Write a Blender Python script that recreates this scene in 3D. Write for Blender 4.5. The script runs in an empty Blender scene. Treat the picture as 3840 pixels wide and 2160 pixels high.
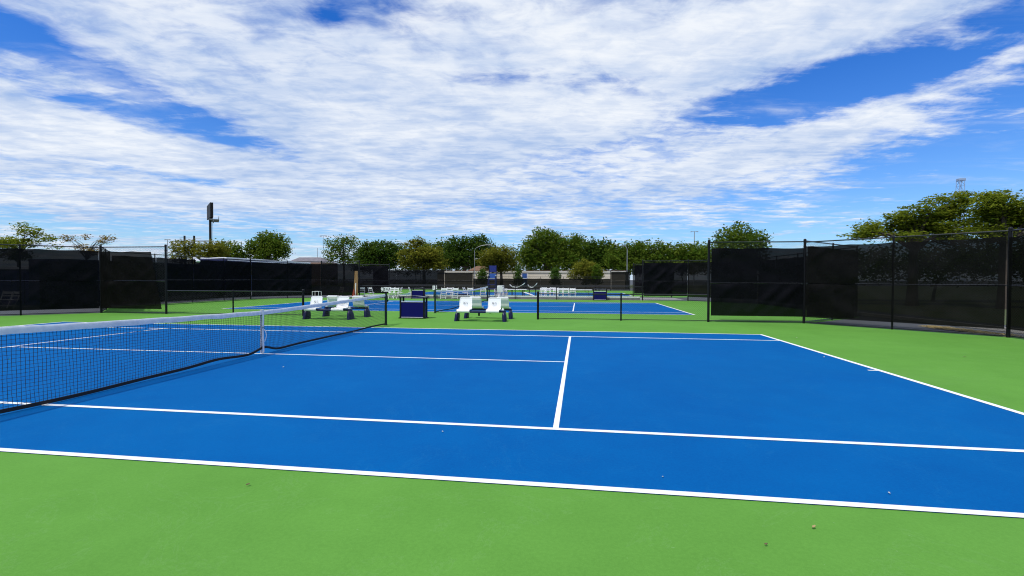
import bpy, bmesh, math, random
import numpy as np
from mathutils import Vector, Matrix, noise
R = math.radians
S = bpy.context.scene
C = S.collection
random.seed(7)

# ------------------------------------------------------------------ camera
CAM = Vector((6.6056, -9.0402, 1.5865)); YAW, PITCH, ROLL, F = -0.1415, -0.0183, 0.0028, 1761.64
fw = Vector((math.sin(YAW)*math.cos(PITCH), math.cos(YAW)*math.cos(PITCH), math.sin(PITCH)))
r0 = Vector((math.cos(YAW), -math.sin(YAW), 0)); u0 = r0.cross(fw)
rt = r0*math.cos(ROLL)+u0*math.sin(ROLL); up = -r0*math.sin(ROLL)+u0*math.cos(ROLL)
cam = bpy.data.cameras.new('camera'); co = bpy.data.objects.new('camera', cam); C.objects.link(co)
co.matrix_world = Matrix(((rt.x, up.x, -fw.x, CAM.x), (rt.y, up.y, -fw.y, CAM.y), (rt.z, up.z, -fw.z, CAM.z), (0, 0, 0, 1)))
cam.sensor_width = 36; cam.lens = 36*F/3840; cam.clip_start = 0.05; cam.clip_end = 4000
S.camera = co
S.cycles.filter_width = 1.1
def ray(u, v): return fw+rt*((u-1920)/F)+up*((1080-v)/F)
def at(u, v, Y):
    d = ray(u, v); return CAM+d*((Y-CAM.y)/d.y)
def ground(u, v, z=0.0):
    d = ray(u, v); return CAM+d*((z-CAM.z)/d.z)

# ------------------------------------------------------------------ world
SUN_EL, SUN_AZ = R(60), R(-146)        # azimuth clockwise from +Y: the sun stands to the left, behind the viewer
W = bpy.data.worlds.new('World'); S.world = W; W.use_nodes = True
nt = W.node_tree; nt.nodes.clear()
class NB:
    """small helper to wire shader nodes"""
    def __init__(s, t): s.t = t
    def n(s, typ, **k):
        x = s.t.nodes.new(typ)
        for a, b in k.items(): setattr(x, a, b)
        return x
    def put(s, sock, v):
        if isinstance(v, bpy.types.NodeSocket): s.t.links.new(v, sock)
        elif v is not None: sock.default_value = v
    def m(s, op, a, b=None, c=None, clamp=False):
        x = s.n('ShaderNodeMath', operation=op, use_clamp=clamp)
        for i, v in enumerate((a, b, c)):
            if v is not None: s.put(x.inputs[i], v)
        return x.outputs[0]
    def ss(s, v, a, b):
        x = s.n('ShaderNodeMapRange', interpolation_type='SMOOTHSTEP')
        s.put(x.inputs[0], v); x.inputs[1].default_value = a; x.inputs[2].default_value = b
        return x.outputs[0]
    def noise(s, vec, scale, detail=6, rough=.55, dist=0., lac=2.):
        x = s.n('ShaderNodeTexNoise'); s.put(x.inputs['Vector'], vec)
        x.inputs['Scale'].default_value = scale; x.inputs['Detail'].default_value = detail
        x.inputs['Roughness'].default_value = rough; x.inputs['Distortion'].default_value = dist; x.inputs['Lacunarity'].default_value = lac
        return x.outputs[0]
    def mix(s, f, a, b):
        x = s.n('ShaderNodeMix', data_type='RGBA'); s.put(x.inputs[0], f)
        s.put(x.inputs[6], a if isinstance(a, bpy.types.NodeSocket) else (*a, 1)); s.put(x.inputs[7], b if isinstance(b, bpy.types.NodeSocket) else (*b, 1))
        return x.outputs[2]
    def comb(s, x, y, z):
        c = s.n('ShaderNodeCombineXYZ')
        for i, v in enumerate((x, y, z)): s.put(c.inputs[i], v)
        return c.outputs[0]
b = NB(nt)
sky = b.n('ShaderNodeTexSky', sky_type='NISHITA', sun_disc=False, sun_elevation=SUN_EL, sun_rotation=SUN_AZ, air_density=1.0, dust_density=.6, ozone_density=2.2)
hs = b.n('ShaderNodeHueSaturation'); hs.inputs['Saturation'].default_value = 1.45; hs.inputs['Value'].default_value = 1.0; hs.inputs['Hue'].default_value = .505
nt.links.new(sky.outputs[0], hs.inputs['Color'])
tn_ = b.n('ShaderNodeMix', data_type='RGBA', blend_type='MULTIPLY'); tn_.inputs[0].default_value = 1; nt.links.new(hs.outputs[0], tn_.inputs[6]); tn_.inputs[7].default_value = (.80, 1.28, 1.85, 1)
tc = b.n('ShaderNodeTexCoord'); sp = b.n('ShaderNodeSeparateXYZ'); nt.links.new(tc.outputs['Generated'], sp.inputs[0])
X, Y, Z = sp.outputs
zz = b.m('ADD', b.m('MAXIMUM', Z, 0), .045)
px, py = b.m('DIVIDE', X, zz), b.m('DIVIDE', Y, zz)
az = b.m('ARCTAN2', X, Y); el = b.m('ARCSINE', Z)
P0 = b.comb(b.m('MULTIPLY', px, .78), b.m('ADD', b.m('MULTIPLY', py, .95), b.m('MULTIPLY', px, -.12)), 1.3)
P1 = b.comb(b.m('MULTIPLY', px, .26), b.m('ADD', b.m('MULTIPLY', py, .9), b.m('MULTIPLY', px, -.10)), 3.7)
nA = b.noise(P0, .62, 3, .5, .35)          # broad masses
nB = b.noise(P0, 2.6, 10, .62, .45)         # wisps and puffs
nC = b.noise(P1, 5.2, 7, .62, .25)         # streaks
nS = b.noise(P0, 1.35, 6, .55, .3)         # light and grey parts of the cloud
cov = b.m('ADD', b.m('ADD', b.m('MULTIPLY', b.m('SUBTRACT', nA, .5), .9), b.m('MULTIPLY', b.m('SUBTRACT', nB, .5), 1.05)), b.m('MULTIPLY', b.m('SUBTRACT', nC, .5), .70))
def dirof(U, V):
    d = ray(U, V).normalized(); return math.atan2(d.x, d.y), math.asin(d.z)
wob = b.m('ADD', b.m('MULTIPLY', b.m('SUBTRACT', nB, .5), 2.2), b.m('MULTIPLY', b.m('SUBTRACT', nC, .5), 2.2))
tot = None
for U, V, su, sv, wgt, tilt in [(3100, 335, 330, 95, -.95, -.12), (3780, 300, 240, 170, -.50, -.35), (3820, 640, 420, 90, -.42, 0), (330, 262, 520, 42, -.62, .26), (340, 385, 430, 34, -.50, .13), (1225, 45, 70, 42, -.24, 0),
                                (2350, 300, 380, 60, -.36, .05), (3500, 800, 800, 100, -.34, 0), (680, 668, 230, 16, -.5, .05), (1750, 300, 200, 60, -.22, 0), (350, 560, 700, 120, .20, 0),
                                (1920, 905, 2600, 42, -.30, 0), (2150, 420, 260, 70, .22, 0), (1000, 560, 900, 160, .22, 0), (1200, 240, 1000, 160, .20, 0), (3050, 100, 560, 110, .40, -.1), (3000, 520, 620, 70, .40, -.20)]:
    a0, e0 = dirof(U, V)
    da, de = b.m('SUBTRACT', az, a0), b.m('SUBTRACT', el, e0)
    if tilt: de = b.m('ADD', de, b.m('MULTIPLY', da, tilt))
    q = b.m('ADD', b.m('POWER', b.m('DIVIDE', da, su/F), 2.), b.m('POWER', b.m('DIVIDE', de, sv/F), 2.))
    g_ = b.m('MULTIPLY', b.m('EXPONENT', b.m('MULTIPLY', b.m('ADD', q, wob), -1.)), wgt)
    tot = g_ if tot is None else b.m('ADD', tot, g_)
rip = b.noise(P0, 7.5, 5, .6, .35)         # ripples
rip2 = b.noise(P1, 17., 4, .6, .3)
cov = b.m('ADD', cov, b.m('MULTIPLY', b.m('SUBTRACT', rip, .5), .75))
cov = b.m('ADD', b.m('ADD', cov, tot), .15)
wisp = b.m('MULTIPLY', b.m('MULTIPLY', b.ss(b.noise(P1, 1.9, 9, .66, .9), .46, .72), b.ss(nB, .36, .62)), .62)
alpha = b.m('MAXIMUM', b.m('MULTIPLY', b.ss(cov, -.28, .34), .97), wisp)
shade = b.m('ADD', b.m('ADD', b.m('MULTIPLY', b.ss(nS, .36, .66), .54), b.m('MULTIPLY', b.ss(rip, .36, .64), .30)), b.m('MULTIPLY', b.ss(rip2, .36, .64), .16))
ccol = b.mix(shade, (4.5, 6.1, 9.2), (10.3, 10.7, 11.2))
hz = b.m('MULTIPLY', b.m('EXPONENT', b.m('MULTIPLY', b.m('MAXIMUM', el, 0), -7.5)), .62)
skyc = b.mix(alpha, b.mix(hz, tn_.outputs[2], (6.0, 8.3, 10.6)), ccol)
bg = b.n('ShaderNodeBackground'); nt.links.new(skyc, bg.inputs[0]); bg.inputs[1].default_value = .09
wo = b.n('ShaderNodeOutputWorld'); nt.links.new(bg.outputs[0], wo.inputs[0])

sl = bpy.data.lights.new('sun', 'SUN'); sl.energy = 3.2; sl.angle = R(2.0); sl.color = (1, .96, .90)
so = bpy.data.objects.new('sun', sl); C.objects.link(so)
sd = Vector((math.sin(SUN_AZ)*math.cos(SUN_EL), math.cos(SUN_AZ)*math.cos(SUN_EL), math.sin(SUN_EL)))
so.rotation_euler = sd.to_track_quat('Z', 'Y').to_euler(); so.location = (0, 0, 30)
S.view_settings.view_transform = 'Standard'; S.view_settings.look = 'None'; S.view_settings.exposure = 0.0; S.view_settings.gamma = 1

# ------------------------------------------------------------------ materials
MATS = {}
def mat(name, col, rough=.6, col2=None, scale=8., amt=.5, metal=0., bump=0., bscale=80., spec=.5, grain=0., gscale=400.):
    if name in MATS: return MATS[name]
    m = bpy.data.materials.new(name); m.use_nodes = True; t = m.node_tree; n = NB(t)
    p = t.nodes['Principled BSDF']; p.inputs['Roughness'].default_value = rough; p.inputs['Metallic'].default_value = metal
    p.inputs['Specular IOR Level'].default_value = spec
    geo = n.n('ShaderNodeTexCoord').outputs['Object']
    c2 = col2 or tuple(min(1, x*.8) for x in col)
    f = n.m('MULTIPLY', n.ss(n.noise(geo, scale, 5, .6), .3, .7), amt)
    c = n.mix(f, col, c2)
    if grain:
        g = n.noise(geo, gscale, 2, .6)
        c = n.mix(n.m('MULTIPLY', n.ss(g, .42, .75), grain), c, tuple(min(1, x*1.5+.03) for x in col))
    t.links.new(c, p.inputs['Base Color'])
    if bump:
        bn = n.n('ShaderNodeBump'); bn.inputs['Strength'].default_value = bump; bn.inputs['Distance'].default_value = .004
        t.links.new(n.noise(geo, bscale, 3, .6), bn.inputs['Height']); t.links.new(bn.outputs[0], p.inputs['Normal'])
    MATS[name] = m; return m
def court_mat(name, col, colb):
    m = bpy.data.materials.new(name); m.use_nodes = True; t = m.node_tree; n = NB(t)
    p = t.nodes['Principled BSDF']; p.inputs['Roughness'].default_value = .9; p.inputs['Specular IOR Level'].default_value = .05
    geo = n.n('ShaderNodeNewGeometry').outputs['Position']
    big = n.ss(n.noise(geo, .35, 4, .6, .4), .3, .7); mid = n.ss(n.noise(geo, 2.3, 5, .65), .3, .75); fine = n.noise(geo, 140., 2, .7); fine2 = n.noise(geo, 38., 3, .7)
    f = n.m('ADD', n.m('ADD', n.m('MULTIPLY', big, .40), n.m('MULTIPLY', mid, .25)), n.m('MULTIPLY', n.ss(fine2, .3, .7), .35))
    c = n.mix(f, col, colb)
    c = n.mix(n.m('MULTIPLY', n.ss(fine, .52, .8), .30), c, tuple(min(1, x*1.35+(.004 if x < .01 else .02)) for x in col))
    # pale scuffs and dried puddle rims
    st = n.noise(geo, .9, 7, .7, 1.2)
    rim = n.m('MULTIPLY', n.m('SUBTRACT', 1., n.ss(n.m('ABSOLUTE', n.m('SUBTRACT', st, .56)), 0, .012)), .10)
    c = n.mix(rim, c, tuple(x*.8+(.03 if x < .01 else .12) for x in col))
    spk = n.ss(n.noise(geo, 21., 2, .5), .74, .80)
    c = n.mix(n.m('MULTIPLY', spk, .35), c, tuple(x*.8+(.05 if x < .01 else .14) for x in col))
    dst = n.m('MULTIPLY', n.ss(n.noise(geo, .16, 3, .55, .8), .48, .75), .16)
    c = n.mix(dst, c, tuple(x*.85+(.002 if x < .01 else .03) for x in col))
    t.links.new(c, p.inputs['Base Color'])
    bn = n.n('ShaderNodeBump'); bn.inputs['Strength'].default_value = .35; bn.inputs['Distance'].default_value = .003
    t.links.new(n.noise(geo, 180, 2, .7), bn.inputs['Height']); t.links.new(bn.outputs[0], p.inputs['Normal'])
    MATS[name] = m; return m
court_mat('court_blue', (.0, .110, .338), (.0, .077, .275))
court_mat('court_green', (.124, .312, .051), (.090, .240, .037))
mat('line_white', (.86, .87, .86), .75, (.66, .68, .68), 5, .55)
mat('asphalt', (.06, .065, .072), .9, (.042, .045, .05), 3, .8, bump=.5, bscale=60)
mat('concrete', (.30, .29, .29), .85, (.22, .215, .21), 2.2, .8, bump=.3)
mat('kerb', (.42, .41, .38), .85, (.30, .29, .27), 5, .7)
mat('grass', (.05, .085, .018), .95, (.085, .08, .025), .8, .9)
mat('black_coat', (.004, .004, .006), .45, (.008, .007, .008), 30, .5, spec=.22)
mat('rail_coat', (.010, .009, .011), .22, (.02, .02, .02), 25, .5)
mat('wire_coat', (.010, .011, .010), .5)
mat('net_cord', (.008, .009, .018), .8)
mat('net_tape_black', (.006, .006, .007), .7)
mat('net_white', (.78, .79, .81), .75, (.58, .61, .66), 9, .75, bump=.4, bscale=25)
mat('strap_white', (.80, .80, .80), .7, (.68, .68, .70), 18, .6)
mat('post_green', (.006, .022, .014), .35)
mat('steel', (.5, .5, .52), .3, metal=1.)
mat('navy', (.003, .005, .045), .4, (.004, .007, .06), 6, .6, spec=.3)
mat('navy_panel', (.002, .002, .085), .5, (.002, .003, .10), 4, .5, spec=.15)
mat('navy_canvas', (.008, .02, .16), .8, (.006, .014, .11), 10, .6)
mat('blue_paint', (.02, .09, .33), .6, (.015, .07, .27), 5, .5)
mat('bench_white', (.86, .86, .84), .42, (.80, .80, .79), 6, .5)
mat('bench_inset', (.70, .71, .69), .55, (.62, .63, .62), 14, .5)
mat('logo_dark', (.12, .13, .14), .6); mat('logo_grey', (.38, .41, .43), .6)
mat('chair_white', (.80, .80, .79), .45, (.7, .7, .69), 12, .4)
mat('card_white', (.82, .83, .82), .6); mat('digit_dark', (.01, .03, .03), .6)
mat('wood', (.26, .15, .055), .75, (.16, .085, .03), 6, .8)
mat('red_plastic', (.25, .03, .01), .5)
mat('cream_wall', (.70, .62, .48), .85, (.60, .53, .42), 1.5, .7)
mat('cream_trim', (.80, .75, .62), .8, (.70, .66, .55), 2, .6)
mat('brown_roof', (.20, .11, .065), .85, (.13, .07, .04), 3, .8)
mat('grey_roof', (.20, .18, .19), .85, (.12, .11, .12), 1.5, .8)
mat('cream_white', (.80, .80, .78), .7, (.70, .70, .68), 6, .5)
mat('dark_glass', (.01, .012, .015), .08)
mat('white_paint', (.8, .8, .82), .35)
mat('rubber', (.012, .012, .012), .8)
mat('galv', (.30, .32, .33), .45, (.33, .35, .36), 6, .6, metal=.3)
mat('hazy_steel', (.30, .40, .55), .7)  # mast colour: distance haze put into the paint as pale blue
mat('dark_metal', (.010, .009, .009), .6, (.018, .016, .015), 3, .7, spec=.25)
mat('brick_far', (.28, .18, .13), .85, (.2, .13, .1), 3, .7)
mat('bark', (.075, .055, .04), .9, (.045, .034, .026), 9, .8, bump=.8, bscale=20)
mat('straw', (.42, .32, .13), .9, (.25, .18, .07), 20, .8)
mat('leaf_brown', (.13, .08, .04), .8); mat('bit_pale', (.6, .58, .5), .8)
mat('crate_white', (.75, .76, .76), .5)
def sheet_mat(name, col, transp):
    m = bpy.data.materials.new(name); m.use_nodes = True; t = m.node_tree; n = NB(t); t.nodes.clear()
    geo = n.n('ShaderNodeNewGeometry').outputs['Position']
    d = n.n('ShaderNodeBsdfDiffuse'); t.links.new(n.mix(n.ss(n.noise(geo, 3., 4, .6), .3, .7), col, tuple(x*.6 for x in col)), d.inputs[0])
    gl = n.n('ShaderNodeBsdfGlossy'); gl.inputs[0].default_value = (.5, .5, .55, 1); gl.inputs[1].default_value = .55
    mg = n.n('ShaderNodeMixShader'); mg.inputs[0].default_value = .010; t.links.new(d.outputs[0], mg.inputs[1]); t.links.new(gl.outputs[0], mg.inputs[2])
    tr = n.n('ShaderNodeBsdfTransparent'); tr.inputs[0].default_value = (1, 1, 1, 1)
    mx = n.n('ShaderNodeMixShader'); mx.inputs[0].default_value = transp
    t.links.new(mg.outputs[0], mx.inputs[1]); t.links.new(tr.outputs[0], mx.inputs[2])
    o = n.n('ShaderNodeOutputMaterial'); t.links.new(mx.outputs[0], o.inputs[0]); MATS[name] = m
sheet_mat('screen_mesh', (.0030, .0031, .0045), .022)
sheet_mat('screen_mesh_thin', (.0050, .0048, .0040), .044)
def leaf_mat(name, a, bcol, trans=.35):
    m = bpy.data.materials.new(name); m.use_nodes = True; t = m.node_tree; n = NB(t); t.nodes.clear()
    at_ = n.n('ShaderNodeAttribute', attribute_name='tint')
    col = n.mix(at_.outputs['Fac'], a, bcol)
    d = n.n('ShaderNodeBsdfDiffuse'); t.links.new(col, d.inputs[0])
    tl = n.n('ShaderNodeBsdfTranslucent'); t.links.new(n.mix(.5, col, tuple(min(1, x*1.5) for x in bcol)), tl.inputs[0])
    mx = n.n('ShaderNodeMixShader'); mx.inputs[0].default_value = trans; t.links.new(d.outputs[0], mx.inputs[1]); t.links.new(tl.outputs[0], mx.inputs[2])
    o = n.n('ShaderNodeOutputMaterial'); t.links.new(mx.outputs[0], o.inputs[0]); MATS[name] = m
leaf_mat('leaf_dark', (.026, .066, .010), (.085, .135, .018))
leaf_mat('leaf_mid', (.042, .098, .010), (.150, .200, .024), .40)
leaf_mat('leaf_olive', (.095, .115, .012), (.235, .225, .030))
leaf_mat('leaf_locust', (.075, .130, .011), (.235, .265, .026), .42)
leaf_mat('leaf_yellow', (.16, .13, .02), (.30, .21, .04))
leaf_mat('leaf_conifer', (.032, .085, .014), (.10, .16, .025))

# ------------------------------------------------------------------ mesh helpers
def setp(o, label=None, cat=None, group=None, kind=None):
    if label: o['label'] = label
    if cat: o['category'] = cat
    if group: o['group'] = group
    if kind: o['kind'] = kind
    return o
def thing(name, label, cat, loc=(0, 0, 0), rz=0., group=None):
    o = bpy.data.objects.new(name, None); C.objects.link(o); o.empty_display_size = .2
    o.location = loc; o.rotation_euler = (0, 0, rz)
    return setp(o, label, cat, group)
def obj(name, me, m, parent=None, loc=None, kind=None):
    if isinstance(me, bmesh.types.BMesh):
        d = bpy.data.meshes.new(name); me.normal_update(); me.to_mesh(d); me.free(); me = d
    if m and not me.materials: me.materials.append(MATS[m])
    o = bpy.data.objects.new(name, me); C.objects.link(o)
    if parent: o.parent = parent
    if loc is not None: o.location = loc
    if kind: o['kind'] = kind
    return o
def BM(): return bmesh.new()
def smooth(me, ang=40):
    for p in me.polygons: p.use_smooth = True
    try: me.set_sharp_from_angle(angle=R(ang))
    except Exception: pass
    return me
def box(bm, c, s, rz=0., bev=0., M=None):
    mt = Matrix.Translation(c) @ Matrix.Rotation(rz, 4, 'Z') @ Matrix.Diagonal((*s, 1))
    if M: mt = M @ mt
    g = bmesh.ops.create_cube(bm, size=1, matrix=mt)
    if bev:
        es = list({e for v in g['verts'] for e in v.link_edges})
        bmesh.ops.bevel(bm, geom=es, offset=bev, segments=2, affect='EDGES', profile=.6)
    return bm
def frame(d):
    d = d.normalized(); a = Vector((0, 0, 1)) if abs(d.z) < .9 else Vector((1, 0, 0))
    x = d.cross(a).normalized(); return x, d.cross(x).normalized()
def tube(bm, pts, rad, seg=8, cap=True):
    pts = [Vector(p) for p in pts]; n = len(pts)
    if not isinstance(rad, (list, tuple)): rad = [rad]*n
    rings = []
    for i, p in enumerate(pts):
        d = (pts[min(i+1, n-1)]-pts[max(i-1, 0)])
        x, y = frame(d)
        rings.append([bm.verts.new(p+(x*math.cos(2*math.pi*k/seg)+y*math.sin(2*math.pi*k/seg))*rad[i]) for k in range(seg)])
    for a, c in zip(rings, rings[1:]):
        for k in range(seg): bm.faces.new((a[k], a[(k+1) % seg], c[(k+1) % seg], c[k]))
    if cap:
        try: bm.faces.new(rings[0][::-1]); bm.faces.new(rings[-1])
        except ValueError: pass
    return bm
def prism(bm, prof, x0, x1):
    """profile of (y, z) points closed, extruded along x"""
    a = [bm.verts.new((x0, y, z)) for y, z in prof]; c = [bm.verts.new((x1, y, z)) for y, z in prof]; n = len(prof)
    for k in range(n): bm.faces.new((a[k], a[(k+1) % n], c[(k+1) % n], c[k]))
    bm.faces.new(a[::-1]); bm.faces.new(c)
    return bm
def mesh_np(name, V, Fq, m):
    me = bpy.data.meshes.new(name); V = np.asarray(V, np.float32); Fq = np.asarray(Fq, np.int32)
    k = Fq.shape[1]
    me.vertices.add(len(V)); me.vertices.foreach_set('co', V.ravel())
    me.loops.add(Fq.size); me.loops.foreach_set('vertex_index', Fq.ravel())
    me.polygons.add(len(Fq)); me.polygons.foreach_set('loop_start', np.arange(0, Fq.size, k, dtype=np.int32)); me.polygons.foreach_set('loop_total', np.full(len(Fq), k, np.int32))
    me.update(calc_edges=True); me.materials.append(MATS[m]); return me
def strands(P, Q, r):
    """thin three-sided rods from P[i] to Q[i]"""
    P = np.asarray(P, float); Q = np.asarray(Q, float); d = Q-P; d /= np.linalg.norm(d, axis=1)[:, None]
    a = np.where(np.abs(d[:, 2:3]) < .9, np.array([[0, 0, 1.]]), np.array([[0, 1., 0]])); x = np.cross(d, a); x /= np.linalg.norm(x, axis=1)[:, None]; y = np.cross(d, x)
    V = []
    for B in (P, Q):
        for k in range(3):
            t = 2*math.pi*k/3+.5; V.append(B+(x*math.cos(t)+y*math.sin(t))*r)
    V = np.stack(V, 1).reshape(-1, 3); n = len(P); base = np.arange(n)[:, None]*6
    Fq = np.concatenate([base+np.array([[k, (k+1) % 3, 3+(k+1) % 3, 3+k]]) for k in range(3)])
    return V, Fq
def copy_tree(o, parent=None):
    c = o.copy(); C.objects.link(c); c.parent = parent
    for ch in o.children: copy_tree(ch, c)
    return c
def text_mesh(s, size, depth=.002, bold=.0):
    cu = bpy.data.curves.new('txt', 'FONT'); cu.body = s; cu.size = size; cu.extrude = depth; cu.align_x = 'CENTER'; cu.align_y = 'CENTER'; cu.resolution_u = 3; cu.offset = size*bold
    o = bpy.data.objects.new('txt', cu); C.objects.link(o); dg = bpy.context.evaluated_depsgraph_get()
    me = bpy.data.meshes.new_from_object(o.evaluated_get(dg)); bpy.data.objects.remove(o); bpy.data.curves.remove(cu)
    me.materials.clear(); return me

# ------------------------------------------------------------------ ground and courts
def sheet(name, x0, x1, y0, y1, z, m, parent=None, kind='structure', sub=0):
    bm = BM(); v = [bm.verts.new(p) for p in ((x0, y0, z), (x1, y0, z), (x1, y1, z), (x0, y1, z))]; bm.faces.new(v)
    return obj(name, bm, m, parent, kind=kind if not parent else None)
sheet('ground', -1500, 1500, -300, 2500, -.012, 'asphalt')
sheet('lawn', 21.8, 160, -40, 140, -.006, 'grass')
LAWN2 = sheet('lawn', -170, -46, -60, 170, -.006, 'grass')
sheet('lawn', -46, 21.8, 84.5, 170, -.007, 'grass')
def apron(name, pts, z):
    bm = BM(); bm.faces.new([bm.verts.new((x, y, z)) for x, y in pts]); return obj(name, bm, 'court_green', kind='structure')
YF1, YF2, YF3, YF4 = 9.55, 28.1, 34.4, 60.0
apron('court_apron', [(-18.9, -14), (18.7, -14), (18.7, 5.95), (15.0, YF1+.08), (18.7, 13.2), (18.7, 24.4), (14.9, 28.15), (-15.1, 28.15), (-18.9, 24.4), (-18.9, 13.2), (-15.2, YF1+.08), (-18.9, 5.95)], 0.0)
apron('court_apron', [(-15.1, 34.35), (14.9, 34.35), (19.6, 38.4), (19.6, 60.05), (-20.5, 60.05), (-20.5, 38.4)], 0.0)
bm = BM(); bm.faces.new([bm.verts.new((x, y, -.003)) for x, y in ((-15.1, 28.15), (14.9, 28.15), (14.9, 34.35), (-15.1, 34.35))]); obj('plaza_paving', bm, 'concrete', kind='structure')
def court(cx, cy):
    o = sheet('tennis_court', -11.885, 11.885, -5.485, 5.485, 0, 'court_blue'); o.location = (cx, cy, .004)
    def ln(x0, x1, y0, y1): sheet('court_line', x0, x1, y0, y1, .004, 'line_white', o)
    w = .07; B = 11.885; D = 5.485; Sg = 4.115
    for s in (-1, 1):
        a = sorted((s*D, s*(D-w))); ln(-B, B, *a)
        a = sorted((s*Sg, s*(Sg-w))); ln(-B+.09, B-.09, *a)
        a = sorted((s*B, s*(B-.09))); ln(*a, -D+w, D-w)
        a = sorted((s*6.40, s*6.34)); ln(*a, -Sg+w, Sg-w)
        a = sorted((s*(B-.09), s*(B-.24))); ln(*a, -.028, .028)
    ln(-6.34, 6.34, -.026, .026)
    return o
court(0, 0); court(-.05, 18.6); court(-.1, 42.9)

# ------------------------------------------------------------------ nets
def make_net(full):
    t = thing('tennis_net', 'white banded tennis net across the nearest blue court, white strap at its middle', 'net')
    L = 6.33
    def top(y): return .914+(1.07-.914)*min(1, abs(y)/6.3)**1.25
    def bot(y): return .045+.10*math.exp(-((y-.05)/.28)**2)+.035*math.exp(-((y+1.2)/.5)**2)-.01*math.cos(y*1.7)
    def off(y): return .02*math.sin(y*1.3)+.012*math.sin(y*3.1+1)
    ys = np.linspace(-L, L, 121)
    bm = BM(); prev = None                      # folded white head band
    for i, y in enumerate(ys):
        w = .014+.004*noise.noise(Vector((y*4, 0, 0))); zt = top(y)+.006*noise.noise(Vector((y*2.2, 3, 0))); h = .088+.010*noise.noise(Vector((y*3, 7, 0)))
        sk = .007*noise.noise(Vector((y*6, 5, 0)))
        ring = [bm.verts.new(p) for p in ((-w, y, zt-h), (-w-.004+sk, y, zt-h*.5), (-w*.8, y, zt-.012), (0, y, zt), (w*.8, y, zt-.012), (w+.004+sk, y, zt-h*.5), (w, y, zt-h))]
        if prev:
            for k in range(6): bm.faces.new((prev[k], ring[k], ring[k+1], prev[k+1]))
        prev = ring
    hb = obj('head_band', bm, 'net_white', t); smooth(hb.data, 60)
    bm = BM(); prev = None                      # black bottom tape
    for y in ys:
        z = bot(y); o_ = off(y)
        ring = [bm.verts.new(p) for p in ((o_-.008, y, z-.022), (o_+.008, y, z-.022), (o_+.008, y, z+.024), (o_-.008, y, z+.024))]
        if prev:
            for k in range(4): bm.faces.new((prev[k], ring[k], ring[(k+1) % 4], prev[(k+1) % 4]))
        prev = ring
    obj('bottom_tape', bm, 'net_tape_black', t)
    P, Q = [], []
    step = .0445 if full else .09; rad = .0026 if full else .003
    def pt(y, f):
        zb, zt = bot(y), top(y)-.06; return (off(y)*(1-f)+.006*math.sin(f*9+y*2.3)*(1-f), y+.004*math.sin(f*14+y*31), zb+(zt-zb)*f)
    nv = int(2*L/step); fs = np.linspace(0, 1, 6)
    for i in range(nv+1):
        y = -L+i*step
        for a, c in zip(fs, fs[1:]): P.append(pt(y, a)); Q.append(pt(y, c))
    nh = 20 if full else 10
    yy = np.linspace(-L, L, 90)
    for j in range(1, nh):
        f = j/nh
        for a, c in zip(yy, yy[1:]):
            P.append((pt(a, f)[0], a, pt(a, f)[2]+.004*math.sin(a*17+j))); Q.append((pt(c, f)[0], c, pt(c, f)[2]+.004*math.sin(c*17+j)))
    V, Fq = strands(P, Q, rad)
    obj('net_mesh', mesh_np('net_mesh', V, Fq, 'net_cord'), None, t, kind='stuff')
    for s in (-1, 1):
        bm = BM(); tube(bm, [(0, s*(L+.01), .03), (0, s*(L+.01), 1.06)], .012, 8); obj('net_end_rod', bm, 'black_coat', t)
    # centre strap with its loose tail and floor anchor
    bm = BM()
    for sx in (-1, 1):
        prev = None
        for k in range(9):
            z = .925-k*.112; x = sx*(.022+.006*math.sin(k*1.1)); 
            ring = [bm.verts.new(p) for p in ((x, -.027, z), (x, .027, z), (x+.003, .027, z), (x+.003, -.027, z))]
            if prev:
                for q in range(4): bm.faces.new((prev[q], ring[q], ring[(q+1) % 4], prev[(q+1) % 4]))
            prev = ring
    box(bm, (0, 0, .928), (.056, .054, .006))
    st = obj('centre_strap', bm, 'strap_white', t)
    bm = BM(); prev = None
    for k in range(10):
        f = k/9; z = .52-.26*f; yv = .03+.045*math.sin(f*math.pi); x = .032+.01*math.sin(f*3)
        ring = [bm.verts.new(p) for p in ((x, yv-.012, z), (x, yv+.014, z), (x+.003, yv+.014, z), (x+.003, yv-.012, z))]
        if prev:
            for q in range(4): bm.faces.new((prev[q], ring[q], ring[(q+1) % 4], prev[(q+1) % 4]))
        prev = ring
    obj('strap_tail', bm, 'strap_white', st)
    bm = BM(); box(bm, (.028, 0, .555), (.008, .066, .014)); box(bm, (.028, 0, .575), (.008, .066, .006)); obj('buckle', bm, 'steel', st)
    bm = BM(); tube(bm, [(0, 0, 0), (0, 0, .05)], .012, 8); obj('floor_anchor', bm, 'steel', st)
    return t
def make_post(label, x, y, s, group='net posts of the two nearest courts'):
    t = thing('net_post', label, 'net post', (x, y, 0), 0, group)
    bm = BM(); tube(bm, [(0, 0, 0), (0, 0, 1.075)], .040, 16); o = obj('post', bm, 'post_green', t); smooth(o.data)
    bm = BM(); tube(bm, [(0, 0, 1.072), (0, 0, 1.09), (0, 0, 1.10)], [.044, .044, .03], 16); obj('cap', bm, 'black_coat', t)
    bm = BM(); box(bm, (0, s*.06, .86), (.07, .05, .15), bev=.008); box(bm, (.045, s*.07, .84), (.03, .02, .05)); obj('winder', bm, 'post_green', t)
    bm = BM(); tube(bm, [(0, 0, 0.001), (0, 0, .012)], .07, 16); obj('base_collar', bm, 'black_coat', t)
    return t
n1 = make_net(True)
make_post('dark green net post of the near court, far end beside the navy bin', 0, 6.42, 1)
make_post('dark green net post of the near court at the end nearest the viewer', 0, -6.42, -1)
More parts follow.
